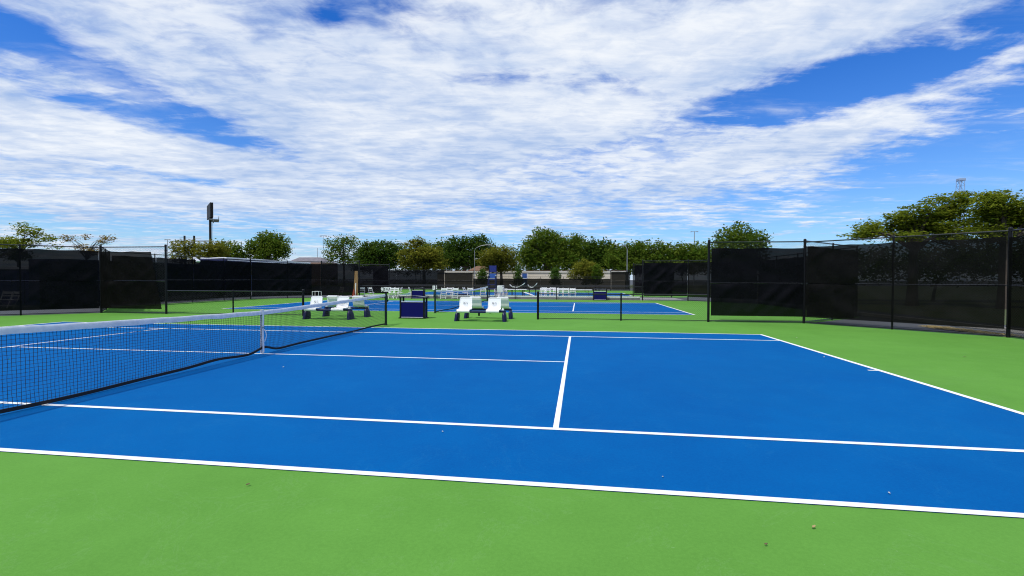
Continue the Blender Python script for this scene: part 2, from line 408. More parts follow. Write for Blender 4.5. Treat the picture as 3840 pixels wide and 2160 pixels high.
n2 = make_net(False); n2.location = (-.05, 18.6, 0); n2['label'] = 'tennis net of the second court beyond the benches'
make_post('dark green net post of the second court just behind the navy bin', -.05, 12.18, -1)
make_post('dark green net post of the second court in front of the umpire chair', -.05, 25.02, 1)

# ------------------------------------------------------------------ fences
POSTM = {}
def post_mesh(h, r):
    k = (round(h, 2), r)
    if k not in POSTM:
        bm = BM(); tube(bm, [(0, 0, 0), (0, 0, h-.03)], r, 12, cap=False)
        tube(bm, [(0, 0, h-.035), (0, 0, h), (0, 0, h+.025), (0, 0, h+.035)], [r*1.12, r*1.12, r*.8, r*.3], 12)
        for z in (.3, h*.5, h-.25): tube(bm, [(0, 0, z), (0, 0, z+.025)], r*1.15, 12)
        me = bpy.data.meshes.new('post'); bm.to_mesh(me); bm.free(); me.materials.append(MATS['black_coat']); POSTM[k] = smooth(me)
    return POSTM[k]
def link_mesh(L, z0, z1, sp, r):
    H = z1-z0; P, Q = [], []
    for s in (1, -1):
        x = -H
        while x < L+H:
            a, c = (x, z0), (x+H, z1)
            if s < 0: a, c = (x+H, z0), (x, z1)
            # clip to 0..L
            def clip(p, q):
                (x0, y0), (x1, y1) = p, q
                if x0 < 0: y0 += (0-x0)*(y1-y0)/(x1-x0); x0 = 0
                if x0 > L: y0 += (L-x0)*(y1-y0)/(x1-x0); x0 = L
                return x0, y0
            if max(a[0], c[0]) > 0 and min(a[0], c[0]) < L:
                p, q = clip(a, c), clip(c, a)
                if abs(p[0]-q[0]) > .01: P.append((p[0], s*.002, p[1])); Q.append((q[0], s*.002, q[1]))
            x += sp
    return strands(P, Q, r)
def screen(x0, x1, z0, z1, seed, amp=.02, x1b=None, nx=26, nz=14, side=-.05):
    """mesh cloth tied at its edge, with creases running from the ties"""
    bm = BM(); x1b = x1 if x1b is None else x1b; rows = []
    for j in range(nz+1):
        row = []; fz = j/nz
        for i in range(nx+1):
            fx = i/nx; xr = x1b+(x1-x1b)*fz; x = x0+(xr-x0)*fx; z = z0+(z1-z0)*fz
            e = min(1, 6*min(fx, 1-fx, fz, 1-fz)+.15)
            d = noise.fractal(Vector((x*.9+z*.9+seed*7, z*.5-x*.3, seed)), 1., 2., 3)
            cr = max(0, noise.noise(Vector(((x-z)*2.2+seed*3, (x+z)*.35, seed*1.7))))**1.5
            sag = -.03*math.sin(fx*math.pi*3+seed)**2*(1-fz)*0
            row.append(bm.verts.new((x, side+(d*amp*1.5-cr*amp*4)*e, z+(-.03*abs(math.sin(fx*math.pi*2.0+seed)) if j == nz else 0))))
        rows.append(row)
    for a, c in zip(rows, rows[1:]):
        for i in range(nx): bm.faces.new((a[i], a[i+1], c[i+1], c[i]))
    return bm
def fence(name, label, p0, p1, h, nb, posts=None, thick=(), scr=None, sp=.075, wr=.0019, low=False, group=None, side=-1, midrail=True, sscr=None, patch=None, edge=None, smat='screen_mesh', mod=None):
    """one straight run of chain-link fence; posts = indices of the posts that belong to it"""
    p0, p1 = Vector((*p0, 0)), Vector((*p1, 0)); d = p1-p0; L = d.length
    t = thing(name, label, 'fence', p0, math.atan2(d.y, d.x), group)
    posts = range(nb+1) if posts is None else posts; bw = L/nb
    for i in posts:
        r = .045 if i in thick else .030
        obj('post', post_mesh(h+(.05 if i in thick else 0), r), None, t, (i*bw, 0, 0))
    bm = BM(); tube(bm, [(0, 0, h-.02), (L, 0, h-.02)], .021, 8); smooth(obj('top_rail', bm, 'rail_coat', t).data)
    if midrail and not low:
        bm = BM(); tube(bm, [(0, 0, h*.485), (L, 0, h*.485)], .018, 8); smooth(obj('middle_rail', bm, 'rail_coat', t).data)
    bm = BM(); tube(bm, [(0, 0, .05), (L, 0, .05)], .012 if low else .017, 8); obj('bottom_rail', bm, 'rail_coat', t)
    V, Fq = link_mesh(L, .04, h+.015, sp, wr); obj('chain_link', mesh_np('chain_link', V, Fq, 'wire_coat'), None, t, kind='stuff')
    if scr:
        z0, z1 = scr
        for i in range(nb):
            if sscr and i not in sscr: continue
            a, c = i*bw+(.07 if i == 0 else .004), (i+1)*bw-(.07 if i == nb-1 else .004); sd_ = random.random()*90
            cb = c
            if edge: c, cb = i*bw+bw*edge[0], i*bw+bw*edge[1]
            zm = h*.485
            for (za, zb) in ((z0, zm+.012), (zm+.02, z1)):
                ea, eb = c, cb
                if edge:
                    f0 = (za-z0)/(z1-z0); f1 = (zb-z0)/(z1-z0); eb = cb+(c-cb)*f0; ea = cb+(c-cb)*f1
                o = obj('windscreen', screen(a, ea, za, zb, sd_+za, .034, eb, side=side*.075), smat, t); smooth(o.data, 180)
    if patch:
        for (a, c, za, zb) in patch:
            o = obj('windscreen', screen(a, c, za, zb, random.random()*50, .012, side=-side*.05), 'screen_mesh', t); o['label'] = 'second darker layer of windscreen'; smooth(o.data, 180)
    return t
FX = [-15.0, -11.65, -5.05, 5.0, 11.45, 14.8]
g1 = 'tall black windscreen fences round the courts'
g2 = 'waist-high chain-link fences between the courts'
fence('low_fence', 'waist-high black chain-link fence left of the left benches', (-11.65, YF1), (-5.05, YF1), 1.06, 2, posts=(1, 2), thick=(2,), low=True, group=g2)
fence('low_fence', 'waist-high black chain-link fence right of the right benches', (5.0, YF1), (11.45, YF1), 1.04, 2, posts=(0, 1), thick=(0,), low=True, group=g2)
fence('tall_fence', 'tall fence bay with drooping torn windscreen left of the low fence', (-15.0, YF1), (-11.65, YF1), 3.02, 1, thick=(0, 1), scr=(.22, 2.80), group=g1, edge=(.80, .955), smat='screen_mesh_thin')
fence('tall_fence', 'tall fence bay with dark windscreen right of the low fence', (11.45, YF1), (14.8, YF1), 3.02, 1, thick=(0, 1), scr=(.25, 2.78), group=g1)
fence('tall_fence', 'leftmost slanting tall fence with black windscreen', (-18.65, 5.9), (-15.0, YF1), 3.0, 2, posts=(0, 1), thick=(0,), scr=(.22, 2.84), group=g1, patch=[(3.15, 5.0, .25, 2.35)])
fence('tall_fence', 'slanting tall fence with creased windscreen before the spreading tree', (14.8, YF1), (18.5, 5.9), 3.0, 2, posts=(1, 2), thick=(2,), scr=(.24, 2.82), group=g1, smat='screen_mesh_thin', patch=[(.12, 1.55, .28, 2.62)])
fence('tall_fence', 'tall windscreen fence at the far right edge beside the near court', (18.5, 5.9), (18.5, -9.6), 3.0, 5, posts=(1, 2, 3, 4, 5), scr=(.24, 2.82), group=g1, smat='screen_mesh_thin', side=-1)
fence('tall_fence', 'tall windscreen fence along the left side of the near court', (-18.65, -9.6), (-18.65, 5.9), 3.0, 5, posts=(0, 1, 2, 3, 4), scr=(.24, 2.82), group=g1)
fence('tall_fence', 'short slanting fence behind the torn windscreen bay', (-15.0, YF1), (-18.7, 13.2), 3.05, 2, posts=(1, 2), scr=(.2, 2.85), group=g1, sp=.14, wr=.003, side=1)
fence('tall_fence', 'long black windscreen fence in front of the parked bus', (-18.7, 13.2), (-18.7, 24.3), 3.05, 4, posts=(1, 2, 3, 4), thick=(4,), scr=(.2, 2.86), group=g1, sp=.14, wr=.003, side=-1)
fence('tall_fence', 'slanting windscreen fence to the right of the parked bus', (-18.7, 24.3), (-15.0, YF2), 3.05, 2, posts=(1, 2), thick=(2,), scr=(.2, 2.86), group=g1, sp=.14, wr=.003)
fence('tall_fence', 'windscreen fence bay left of the brown wooden boards', (-15.0, YF2), (-11.6, YF2), 3.05, 1, posts=(1,), thick=(1,), scr=(.2, 2.86), group=g1, sp=.14, wr=.003)
fence('tall_fence', 'windscreen fence bay right of the black bin on the plaza', (11.45, YF2), (14.8, YF2), 3.05, 1, thick=(0, 1), scr=(.35, 2.9), group=g1, sp=.14, wr=.003)
fence('tall_fence', 'lighter slanting windscreen bay just left of the nearest tall bay', (14.8, YF2), (18.5, 24.3), 3.05, 2, posts=(1, 2), thick=(2,), scr=(.3, 2.9), group=g1, sp=.14, wr=.003, smat='screen_mesh_thin')
fence('tall_fence', 'side fence of the second court seen through the right windscreens', (18.5, 24.3), (18.5, 13.2), 3.05, 4, posts=(1, 2, 3, 4), scr=(.25, 2.86), group=g1, sp=.14, wr=.003)
fence('tall_fence', 'short slanting fence behind the right tall bay', (18.5, 13.2), (14.8, YF1), 3.05, 2, posts=(1,), scr=(.25, 2.86), group=g1, sp=.14, wr=.003, side=1)
fence('low_fence', 'waist-high fence running between the second court and the plaza', (-11.6, YF2), (11.45, YF2), 1.06, 7, posts=(1, 2, 3, 4, 5, 6), low=True, group=g2, sp=.15, wr=.003)
fence('low_fence', 'farther waist-high fence behind the plaza chairs', (-11.6, YF3), (11.45, YF3), 1.06, 7, posts=(1, 2, 3, 4, 5, 6), low=True, group=g2, sp=.2, wr=.004)
fence('tall_fence', 'windscreen fence bay behind the brown wooden boards', (-15.2, YF3), (-11.6, YF3), 3.0, 1, thick=(0, 1), scr=(.2, 2.86), group=g1, sp=.2, wr=.004)
fence('tall_fence', 'narrow dark windscreen bay behind the black bin', (11.45, YF3), (14.8, YF3), 3.0, 1, thick=(0, 1), scr=(.35, 2.9), group=g1, sp=.2, wr=.004)
xl = [at(u, 1020, YF4).x for u in (1400, 1471, 1585, 1668, 1775, 2290, 2362, 2460)]
fence('tall_fence', 'far windscreen fence below the olive tree, left of the building', (xl[0], YF4), (xl[3], YF4), 3.0, 3, thick=(3,), scr=(.15, 2.95), group=g1, sp=.3, wr=.005)
fence('tall_fence', 'far windscreen bay hiding the left end of the cream building', (xl[3], YF4), (xl[4], YF4), 2.85, 1, posts=(1,), thick=(1,), scr=(.15, 2.55), group=g1, sp=.3, wr=.005, smat='screen_mesh_thin')
fence('boundary_fence', 'far open fence with sagging grey screen before the cream building', (xl[4], YF4), (xl[5], YF4), 2.0, 6, scr=None, posts=(1, 2, 3, 4, 5), group=g1, sp=.3, wr=.005, midrail=False)
fence('tall_fence', 'far windscreen bay hiding the right end of the cream building', (xl[5], YF4), (xl[6], YF4), 2.95, 1, thick=(0, 1), scr=(.15, 2.75), group=g1, sp=.3, wr=.005, smat='screen_mesh_thin')
ff = [o for o in bpy.data.objects if o.name == 'boundary_fence'][0]
Lw = xl[5]-xl[4]
for i in range(6):
    o = obj('windscreen', screen(i*Lw/6+.03, (i+1)*Lw/6-.03, .2, 1.72, i*3.3, .03, side=-.05), 'screen_mesh_thin', ff); smooth(o.data, 180)

# ------------------------------------------------------------------ benches between the courts
def seat_shell():
    # (y, z) of the upper surface from the front roll to the top of the back
    pr = [(-.225, .325), (-.262, .345), (-.278, .385), (-.268, .428), (-.235, .455), (-.16, .458), (-.02, .446), (.09, .438), (.145, .448), (.178, .482), (.20, .56), (.225, .68), (.245, .775), (.262, .855)]
    bm = BM(); th = .022
    def nrm(i):
        a, c = pr[max(0, i-1)], pr[min(len(pr)-1, i+1)]; dy, dz = c[0]-a[0], c[1]-a[1]; l = math.hypot(dy, dz); return (dz/l, -dy/l)   # towards the underside/back
    lower = [(p[0]+nrm(i)[0]*th, p[1]+nrm(i)[1]*th) for i, p in enumerate(pr)]
    prism(bm, pr+lower[::-1], -.245, .245)
    return bm, pr
def make_bench():
    t = thing('tennis_bench', 'bench', 'bench')
    bm = BM(); box(bm, (0, .06, .365), (1.92, .09, .07), bev=.012); obj('beam', bm, 'navy', t)
    for sx in (-1, 1):
        bm = BM(); n = 10; rings = []
        for k in range(n):
            f = k/(n-1); z = .36*(1-f); wx = .060+.010*math.sin(f*math.pi*.9)+.004*f; wy = .15+.09*f**1.6+.02*math.sin(f*math.pi); cx = sx*(.90+.03*f**2)
            wx *= (.55+.45*min(1, f*4)); wy *= (.7+.3*min(1, f*4))
            ring = []
            for q in range(16):
                a = 2*math.pi*q/16; ca, sa = math.cos(a), math.sin(a)
                ring.append(bm.verts.new((cx+wx*math.copysign(abs(ca)**.5, ca), .03+wy*math.copysign(abs(sa)**.5, sa), z)))
            rings.append(ring)
        for a, c in zip(rings, rings[1:]):
            for q in range(16): bm.faces.new((a[q], c[q], c[(q+1) % 16], a[(q+1) % 16]))
        bm.faces.new(rings[0]); bm.faces.new(rings[-1][::-1])
        smooth(obj('leg', bm, 'navy', t).data, 60)
    for cx in (-.62, .50):
        bm, pr = seat_shell(); s = obj('seat', bm, 'bench_white', t, (cx, 0, 0)); smooth(s.data, 50)
        # rim round the back, top bar and hand slot
        bm = BM()
        for sx in (-1, 1):
            tube(bm, [(sx*.238, -.02, .45), (sx*.238, .12, .452), (sx*.238, .185, .50), (sx*.238, .215, .62), (sx*.232, .243, .76), (sx*.226, .262, .85)], .017, 8)
        tube(bm, [(-.226, .262, .852), (-.19, .267, .875), (.19, .267, .875), (.226, .262, .852)], .017, 8)
        smooth(obj('rim', bm, 'bench_white', s).data)
        bm = BM(); box(bm, (0, .325, .845), (.44, .022, .045), bev=.006)
        for sx in (-1, 1): box(bm, (sx*.215, .30, .845), (.022, .06, .045))
        obj('top_bar', bm, 'bench_white', s)
        # logo printed on the front of the back
        M = Matrix.Translation((0, .198, .665)) @ Matrix.Rotation(R(90)-math.atan2(.025, .12), 4, 'X')
        for st, dx, m_ in (('X', -.052, 'logo_dark'), ('S', .052, 'logo_grey')):
            me = text_mesh(st, .14, .001, .003); o = obj('logo', me, m_, s); o.matrix_local = M @ Matrix.Translation((dx, .005, .006)) @ Matrix.Diagonal((1.1, .85, 1, 1))
        o = obj('logo', text_mesh('TENNIS', .034, .001), 'logo_grey', s); o.matrix_local = M @ Matrix.Translation((0, -.085, .006)) @ Matrix.Diagonal((1.35, 1, 1, 1))
    bm = BM(); box(bm, (-.06, -.04, .375), (.60, .34, .022), bev=.006); box(bm, (-.06, -.215, .355), (.60, .018, .06), bev=.005); obj('table', bm, 'navy', t)
    bm = BM(); tube(bm, [(-.06, .0, .20), (-.06, .0, .36)], .035, 10); obj('table_support', bm, 'dark_metal', t)
    bm = BM(); box(bm, (.84, .10, .43), (.09, .12, .04), bev=.012); box(bm, (.84, .10, .48), (.05, .06, .05), bev=.01); obj('cup_holder', bm, 'bench_white', t)
    return t
bb = make_bench(); gb = 'white and navy benches between the two courts'
for i, (x, y, rz, lab) in enumerate([(2.92, 8.40, 0, 'white two-seat bench right of the navy bin, facing the viewer'),
                                     (2.98, 9.72, math.pi, 'white two-seat bench behind the right-hand bench, facing the second court'),
                                     (-3.17, 8.25, 0, 'white two-seat bench seen through the net, facing the viewer'),
                                     (-3.10, 9.62, math.pi, 'white two-seat bench behind the one seen through the net, facing away')]):
    o = bb if i == 0 else copy_tree(bb)
    o.location = (x, y, 0); o.rotation_euler = (0, 0, rz+(.012, -.02, .015, .01)[i]); setp(o, lab, 'bench', gb)

# ------------------------------------------------------------------ bins
def make_bin():
    t = thing('litter_bin', 'bin', 'bin')
    w = .49; d = .17
    for sx in (-1, 1):
        bm = BM(); box(bm, (sx*w, -d, .43), (.065, .065, .86), bev=.008); box(bm, (sx*w, d, .43), (.065, .065, .86), bev=.008); obj('side_frame', bm, 'black_coat', t)
        bm = BM(); box(bm, (sx*w, 0, .36), (.03, 2*d-.07, .60)); obj('side_panel', bm, 'navy_panel', t)
    bm = BM(); box(bm, (0, -d, .36), (2*w-.07, .03, .60), bev=.006); obj('front_panel', bm, 'navy_panel', t)
    bm = BM(); box(bm, (0, d, .36), (2*w-.07, .03, .60), bev=.006); obj('back_panel', bm, 'navy_panel', t)
    bm = BM(); box(bm, (0, -d-.004, .672), (2*w-.075, .04, .02)); box(bm, (0, -d-.004, .052), (2*w-.075, .04, .016)); obj('trim', bm, 'white_paint', t)
    bm = BM(); box(bm, (0, 0, .02), (2*w+.13, 2*d+.12, .04), bev=.006); obj('base', bm, 'black_coat', t)
    bm = BM(); pr = []
    for k in range(13):
        x = -w-.03+(2*w+.06)*k/12; pr.append((x, .862+.055*math.sin(math.pi*k/12)))
    top = [bm.verts.new((x, -d-.03, z)) for x, z in pr]; bot = [bm.verts.new((x, -d-.03, z-.022)) for x, z in pr]
    top2 = [bm.verts.new((x, d+.03, z)) for x, z in pr]; bot2 = [bm.verts.new((x, d+.03, z-.022)) for x, z in pr]
    for k in range(12):
        bm.faces.new((top[k], top[k+1], top2[k+1], top2[k])); bm.faces.new((bot[k+1], bot[k], bot2[k], bot2[k+1])); bm.faces.new((bot[k], bot[k+1], top[k+1], top[k])); bm.faces.new((top2[k], top2[k+1], bot2[k+1], bot2[k]))
    bm.faces.new((bot[0], top[0], top2[0], bot2[0])); bm.faces.new((top[-1], bot[-1], bot2[-1], top2[-1]))
    obj('roof', bm, 'rail_coat', t)
    return t
b1 = make_bin(); b1.location = (-.04, 9.28, 0); b1.rotation_euler = (0, 0, .02); setp(b1, 'navy litter bin with black frame standing between the two bench pairs', 'bin', 'navy bins')
p = ground(1569, 1117); b2 = copy_tree(b1); b2.location = (at(1569, 1117, 27.75).x, 27.75, 0); setp(b2, 'small far navy bin seen above the near litter bin', 'bin', 'navy bins')
p = at(2250, 1100, 27.75); b3 = copy_tree(b1); b3.location = (p.x, 27.75, 0); b3.rotation_euler = (0, 0, 0); setp(b3, 'black-looking bin on the plaza right of the white table', 'bin', 'navy bins')

# ------------------------------------------------------------------ plaza furniture
def make_chair():
    t = thing('folding_chair', 'chair', 'chair')
    bm = BM(); box(bm, (0, 0, .445), (.40, .40, .03), bev=.008); obj('seat', bm, 'chair_white', t)
    for sx in (-1, 1):
        bm = BM(); box(bm, (0, 0, 0), (.03, .022, .98), M=Matrix.Translation((sx*.215, -.02, .45)) @ Matrix.Rotation(R(-23), 4, 'X')); obj('back_leg_frame', bm, 'chair_white', t)
        bm = BM(); box(bm, (0, 0, 0), (.025, .022, .60), M=Matrix.Translation((sx*.185, .04, .235)) @ Matrix.Rotation(R(38), 4, 'X')); obj('leg', bm, 'chair_white', t)
    for z, y, h in ((.80, .135, .13), (.64, .065, .05)):
        bm = BM(); box(bm, (0, y, z), (.42, .02, h), bev=.005); obj('back_slat', bm, 'chair_white', t)
    bm = BM(); box(bm, (0, -.155, .13), (.40, .02, .03)); box(bm, (0, .17, .10), (.36, .02, .03)); obj('stretcher', bm, 'chair_white', t)
    return t
ch = make_chair(); first = True; gch = 'white folding chairs on the plaza'
CH = [(1358, 28.9, 25, 'leftmost white folding chair on the plaza, next to the brown boards'),
      (1391, 28.9, -15, 'second white folding chair from the brown boards'),
      (1470, 27.65, 180, 'white folding chair right under the flip scoreboard'),
      (1484, 27.65, 170, 'white folding chair just right of the flip scoreboard'),
      (1500, 29.2, 95, 'white folding chair seen side-on right of the scoreboard'),
      (1540, 30.2, -80, 'white folding chair left of the small far bin, turned sideways'),
      (1664, 27.65, 180, 'white folding chair nearest the second court net post, back to the viewer'),
      (1684, 29.4, 170, 'white folding chair behind the one by the second court net post'),
      (1694, 30.4, 100, 'white folding chair turned sideways in the middle of the left plaza group'),
      (1707, 27.65, 182, 'third white folding chair of the left plaza group, close behind the low fence'),
      (1745, 30.6, -100, 'white folding chair turned sideways right of the blue crate'),
      (1763, 28.9, 185, 'white folding chair at the right end of the left plaza group'),
      (1811, 28.9, 180, 'white folding chair immediately left of the umpire chair'),
      (2035, 29.5, 180, 'first white folding chair right of the folded boards on the plaza'),
      (2052, 30.6, 180, 'white folding chair second in the right plaza row'),
      (2084, 30.6, 180, 'white folding chair third in the right plaza row'),
      (2100, 29.8, 180, 'white folding chair fourth in the right plaza row'),
      (2040, 33.2, 180, 'left one of the two white chairs raised behind the right plaza row'),
      (2073, 33.2, 180, 'right one of the two white chairs raised behind the right plaza row'),
      (2122, 29.8, 180, 'white folding chair standing apart left of the right plaza table'),
      (2147, 29.6, 180, 'white folding chair at the left end of the right plaza table'),
      (1279, 29.6, 160, 'white folding chair dimly seen behind the windscreen left of the boards'),
      (22, 11.8, 200, 'leftmost white folding chair behind the leftmost windscreen'),
      (55, 11.8, 180, 'second white folding chair behind the leftmost windscreen')]
for u, y, rz, lab in CH:
    o = ch if first else copy_tree(ch); first = False
    q = at(u, 1110, y); o.location = (q.x, y, 0); o.rotation_euler = (0, 0, R(rz+180)); setp(o, lab, 'chair', gch)
def folding_table(u0, u1, y, lab):
    a, c = at(u0, 1088, y), at(u1, 1088, y); L = c.x-a.x
    t = thing('folding_table', lab, 'table', ((a.x+c.x)/2, y, 0), 0, 'white folding tables')
    bm = BM(); box(bm, (0, 0, .74), (L, .74, .045), bev=.01); obj('tabletop', bm, 'chair_white', t)
    for sx in (-1, 1):
        for sy in (-1, 1):
            bm = BM(); tube(bm, [(sx*L*.36, sy*.28, .72), (sx*L*.40, sy*.30, 0)], .014, 6); obj('leg', bm, 'dark_metal', t)
        bm = BM(); tube(bm, [(sx*L*.36, 0, .45), (sx*L*.14, 0, .70)], .012, 6); obj('brace', bm, 'dark_metal', t)
folding_table(1893, 1975, 30.2, 'white folding table right of the umpire chair')
folding_table(2136, 2219, 30.0, 'white folding table left of the black bin')
t = thing('low_wall', 'low grey wall with white coping along the plaza edge behind the second court', 'wall', (0, 28.42, 0))
bm = BM(); box(bm, (0, 0, .085), (22.6, .26, .17)); obj('base', bm, 'concrete', t)
for k in range(12):
    bm = BM(); box(bm, (-11.3+22.6*(k+.5)/12, 0, .222), (22.6/12-.012, .30, .10), bev=.008); obj('coping', bm, 'cream_white', t)
# umpire chair
q = at(1845, 1117, 26.6)
t = thing('umpire_chair', 'tall navy umpire chair behind the second court net post', 'umpire chair', (q.x, 26.6, 0))
for sx in (-1, 1):
    bm = BM(); tube(bm, [(sx*.32, -.42, 0), (sx*.27, -.12, 1.55), (sx*.27, -.10, 1.9)], .032, 8); obj('leg', bm, 'navy', t)
    bm = BM(); tube(bm, [(sx*.32, .5, 0), (sx*.28, .28, 1.5), (sx*.28, .34, 2.68)], .034, 8); obj('leg', bm, 'navy', t)
    bm = BM(); box(bm, (sx*.29, .08, 1.86), (.07, .50, .04), bev=.01); obj('armrest', bm, 'chair_white', t)
    bm = BM(); tube(bm, [(sx*.31, -.3, .5), (sx*.30, .4, .5)], .02, 6); obj('side_brace', bm, 'navy', t)
for z in (.28, .58, .88, 1.18):
    f = z/1.55; bm = BM(); box(bm, (0, -.42+.3*f-.02, z), (.60-.08*f, .14, .03)); obj('step', bm, 'navy_canvas', t)
bm = BM(); box(bm, (0, .08, 1.58), (.54, .46, .05), bev=.01); obj('seat', bm, 'navy_canvas', t)
bm = BM(); box(bm, (0, .33, 2.40), (.60, .03, .50), bev=.01); obj('backrest', bm, 'navy_canvas', t)
bm = BM(); box(bm, (0, .30, 1.85), (.52, .025, .36), bev=.008); obj('lower_backrest', bm, 'blue_paint', t)
bm = BM(); box(bm, (0, -.12, 1.66), (.50, .02, .06)); obj('front_rail', bm, 'galv', t)
# flip scoreboards
def flip_board(name, lab, u0, v0, y, cards):
    a = at(u0, v0, y); t = thing(name, lab, 'scoreboard', (a.x, y, 0))
    bm = BM(); x1 = sum(c[1] for c in cards)
    tube(bm, [(0, .03, a.z+.04), (x1, .03, a.z+.04)], .012, 6); tube(bm, [(x1*.2, .03, 0), (x1*.2, .03, a.z+.04)], .012, 6); tube(bm, [(x1*.8, .03, 0), (x1*.8, .03, a.z+.04)], .012, 6); obj('stand', bm, 'dark_metal', t)
    x = 0
    for s, w, h, white, sz in cards:
        bm = BM(); box(bm, (x+w/2, 0, a.z-h/2), (w-.012, .012, h), bev=.003); cdo = obj('card', bm, 'card_white' if white else 'black_coat', t)
        if s:
            o = obj('digit', text_mesh(s, sz, .001, .035), 'digit_dark' if white else 'card_white', cdo); o.matrix_local = Matrix.Translation((x+w/2, -.011, a.z-h*.5)) @ Matrix.Rotation(R(90), 4, 'X') @ Matrix.Diagonal((.85, 1, 1, 1))
        x += w
flip_board('flip_scoreboard', 'flip scoreboard showing 9 5 0 6 above the far end of the net', 1427, 1077, 28.0, [('9', .26, .42, False, .46), ('5', .20, .36, True, .30), ('0', .20, .36, True, .26), ('6', .27, .44, True, .46)])
flip_board('flip_scoreboard', 'small blank flip scoreboard above the second court net post', 1622, 1071, 28.0, [('1', .22, .36, True, .30), (None, .06, .2, False, .1), ('1', .10, .28, True, .2)])
# brown boards leaning on the fence, red cone
q = at(1338, 1112, 28.0)
t = thing('wooden_boards', 'bundle of tall brown boards with white edges leaning on the fence post', 'boards', (q.x, 27.9, 0))
for i, (dx, w, h, m_, tl) in enumerate([(-.18, .20, 2.25, 'wood', .05), (0.0, .14, 1.7, 'wood', .05), (.10, .05, 2.25, 'white_paint', .01), (-.02, .06, 1.25, 'white_paint', .03), (.19, .12, 2.25, 'wood', -.02)]):
    bm = BM(); box(bm, (0, 0, h/2), (w, .05, h), M=Matrix.Translation((dx, -.06*i+.05, 0)) @ Matrix.Rotation(tl, 4, 'Y') @ Matrix.Rotation(R(-1.5), 4, 'X')); obj('board', bm, m_, t)
q = at(1327, 1110, 27.5)
t = thing('traffic_cone', 'dark red cone standing against the brown boards', 'cone', (q.x, 27.5, 0))
bm = BM(); tube(bm, [(0, 0, .03), (0, 0, .72)], [.16, .05], 14); obj('body', bm, 'red_plastic', t); bm = BM(); box(bm, (0, 0, .015), (.4, .4, .03), bev=.01); obj('base', bm, 'rubber', t)
# white tube frame by the left fence
q = at(1188, 1112, 26.2)
t = thing('ball_cart', 'small white tube frame cart in front of the left fence corner', 'cart', (q.x, 26.2, 0))
for sx in (-1, 1):
    for sy in (-1, 1):
        bm = BM(); tube(bm, [(sx*.27, sy*.2, 0), (sx*.27, sy*.2, .58)], .02, 6); obj('leg', bm, 'white_paint', t)
for z in (.10, .58):
    bm = BM(); tube(bm, [(-.27, -.2, z), (.27, -.2, z), (.27, .2, z), (-.27, .2, z), (-.27, -.2, z)], .017, 6); obj('rail', bm, 'white_paint', t)
bm = BM(); box(bm, (0, 0, .14), (.5, .36, .08), bev=.01); obj('basket', bm, 'red_plastic', t)
# crates, folded boards, loungers on the plaza
for i, (u, y, z, w, h, lab) in enumerate([(1866, 30.6, 0, .50, .85, 'tall white crate stack beside the umpire chair'), (1879, 30.9, 0, .48, 1.10, 'tallest white crate stack between umpire chair and table'), (1894, 31.2, 0, .40, .95, 'white crate stack at the left end of the plaza table')]):
    q = at(u, 1100, y); t = thing('crate_stack', lab, 'crates', (q.x, y, 0), 0, 'white crate stacks on the plaza')
    n = int(h/.26)
    for k in range(n):
        bm = BM(); zc = k*.27
        box(bm, (0, 0, zc+.015), (w, .4, .02)); 
        for s in (-1, 1):
            box(bm, (s*(w/2-.01), 0, zc+.14), (.02, .4, .23)); box(bm, (0, s*.19, zc+.07), (w-.04, .02, .09)); box(bm, (0, s*.19, zc+.225), (w-.04, .02, .05))
        o = obj('crate', bm, 'crate_white', t); o.location.x = .02*math.sin(k*2.1)
q = at(1877, 1092, 28.4)
t = thing('towel', 'pale towel hanging over the low fence beside the umpire chair', 'towel', (q.x, 28.06, 0))
bm = screen(-.22, .22, .55, 1.10, 3, .015, side=-.03, nx=12, nz=8); obj('cloth', bm, 'crate_white', t)
for a, c, lab in (((1966, 1096), (1996, 1106), 'white board lying aslant right of the plaza table'), ((1990, 1106), (2012, 1114), 'second white board lying aslant below the right chair row')):
    A, B = at(*a, 29.2), at(*c, 29.0); d = B-A
    bm = BM(); box(bm, (0, 0, 0), (d.length, .30, .04), M=Matrix.Translation((A+B)/2) @ d.to_track_quat('X', 'Z').to_matrix().to_4x4()); o = obj('leaning_board', bm, 'chair_white'); setp(o, lab, 'board', 'white boards on the plaza')
q = at(1735, 1106, 29.0); bm = BM(); box(bm, (0, 0, .16), (.95, .45, .30), bev=.015); box(bm, (0, 0, .33), (1.0, .5, .04), bev=.01); o = obj('equipment_box', bm, 'navy', loc=(q.x, 29.2, 0)); setp(o, 'low navy equipment box under the left plaza chairs', 'box')
for u0, u1, lab in ((1912, 1968, 'white curved lounger above the plaza table'), (1980, 2014, 'shorter white curved lounger left of the right chairs')):
    A, B = at(u0, 1070, 36.5), at(u1, 1070, 36.5); L = B.x-A.x
    t = thing('lounger', lab, 'lounger', (A.x, 36.5, 0), 0, 'white curved loungers behind the plaza')
    pr = [(L*k/8, .98+.34*(k/8)**3-.16*math.sin(math.pi*k/8*.9)+(.1 if k == 0 else 0)) for k in range(9)]
    bm = BM(); prev = None
    for x, z in pr:
        ring = [bm.verts.new(p) for p in ((x, -.3, z), (x, .3, z), (x, .3, z-.06), (x, -.3, z-.06))]
        if prev:
            for k in range(4): bm.faces.new((prev[k], ring[k], ring[(k+1) % 4], prev[(k+1) % 4]))
        prev = ring
    obj('cushion', bm, 'chair_white', t)
    for x in (.15*L, .85*L):
        for yy_ in (-.25, .25):
            bm = BM(); tube(bm, [(x, yy_, 0), (x, yy_, .86)], .025, 6); obj('leg', bm, 'dark_metal', t)

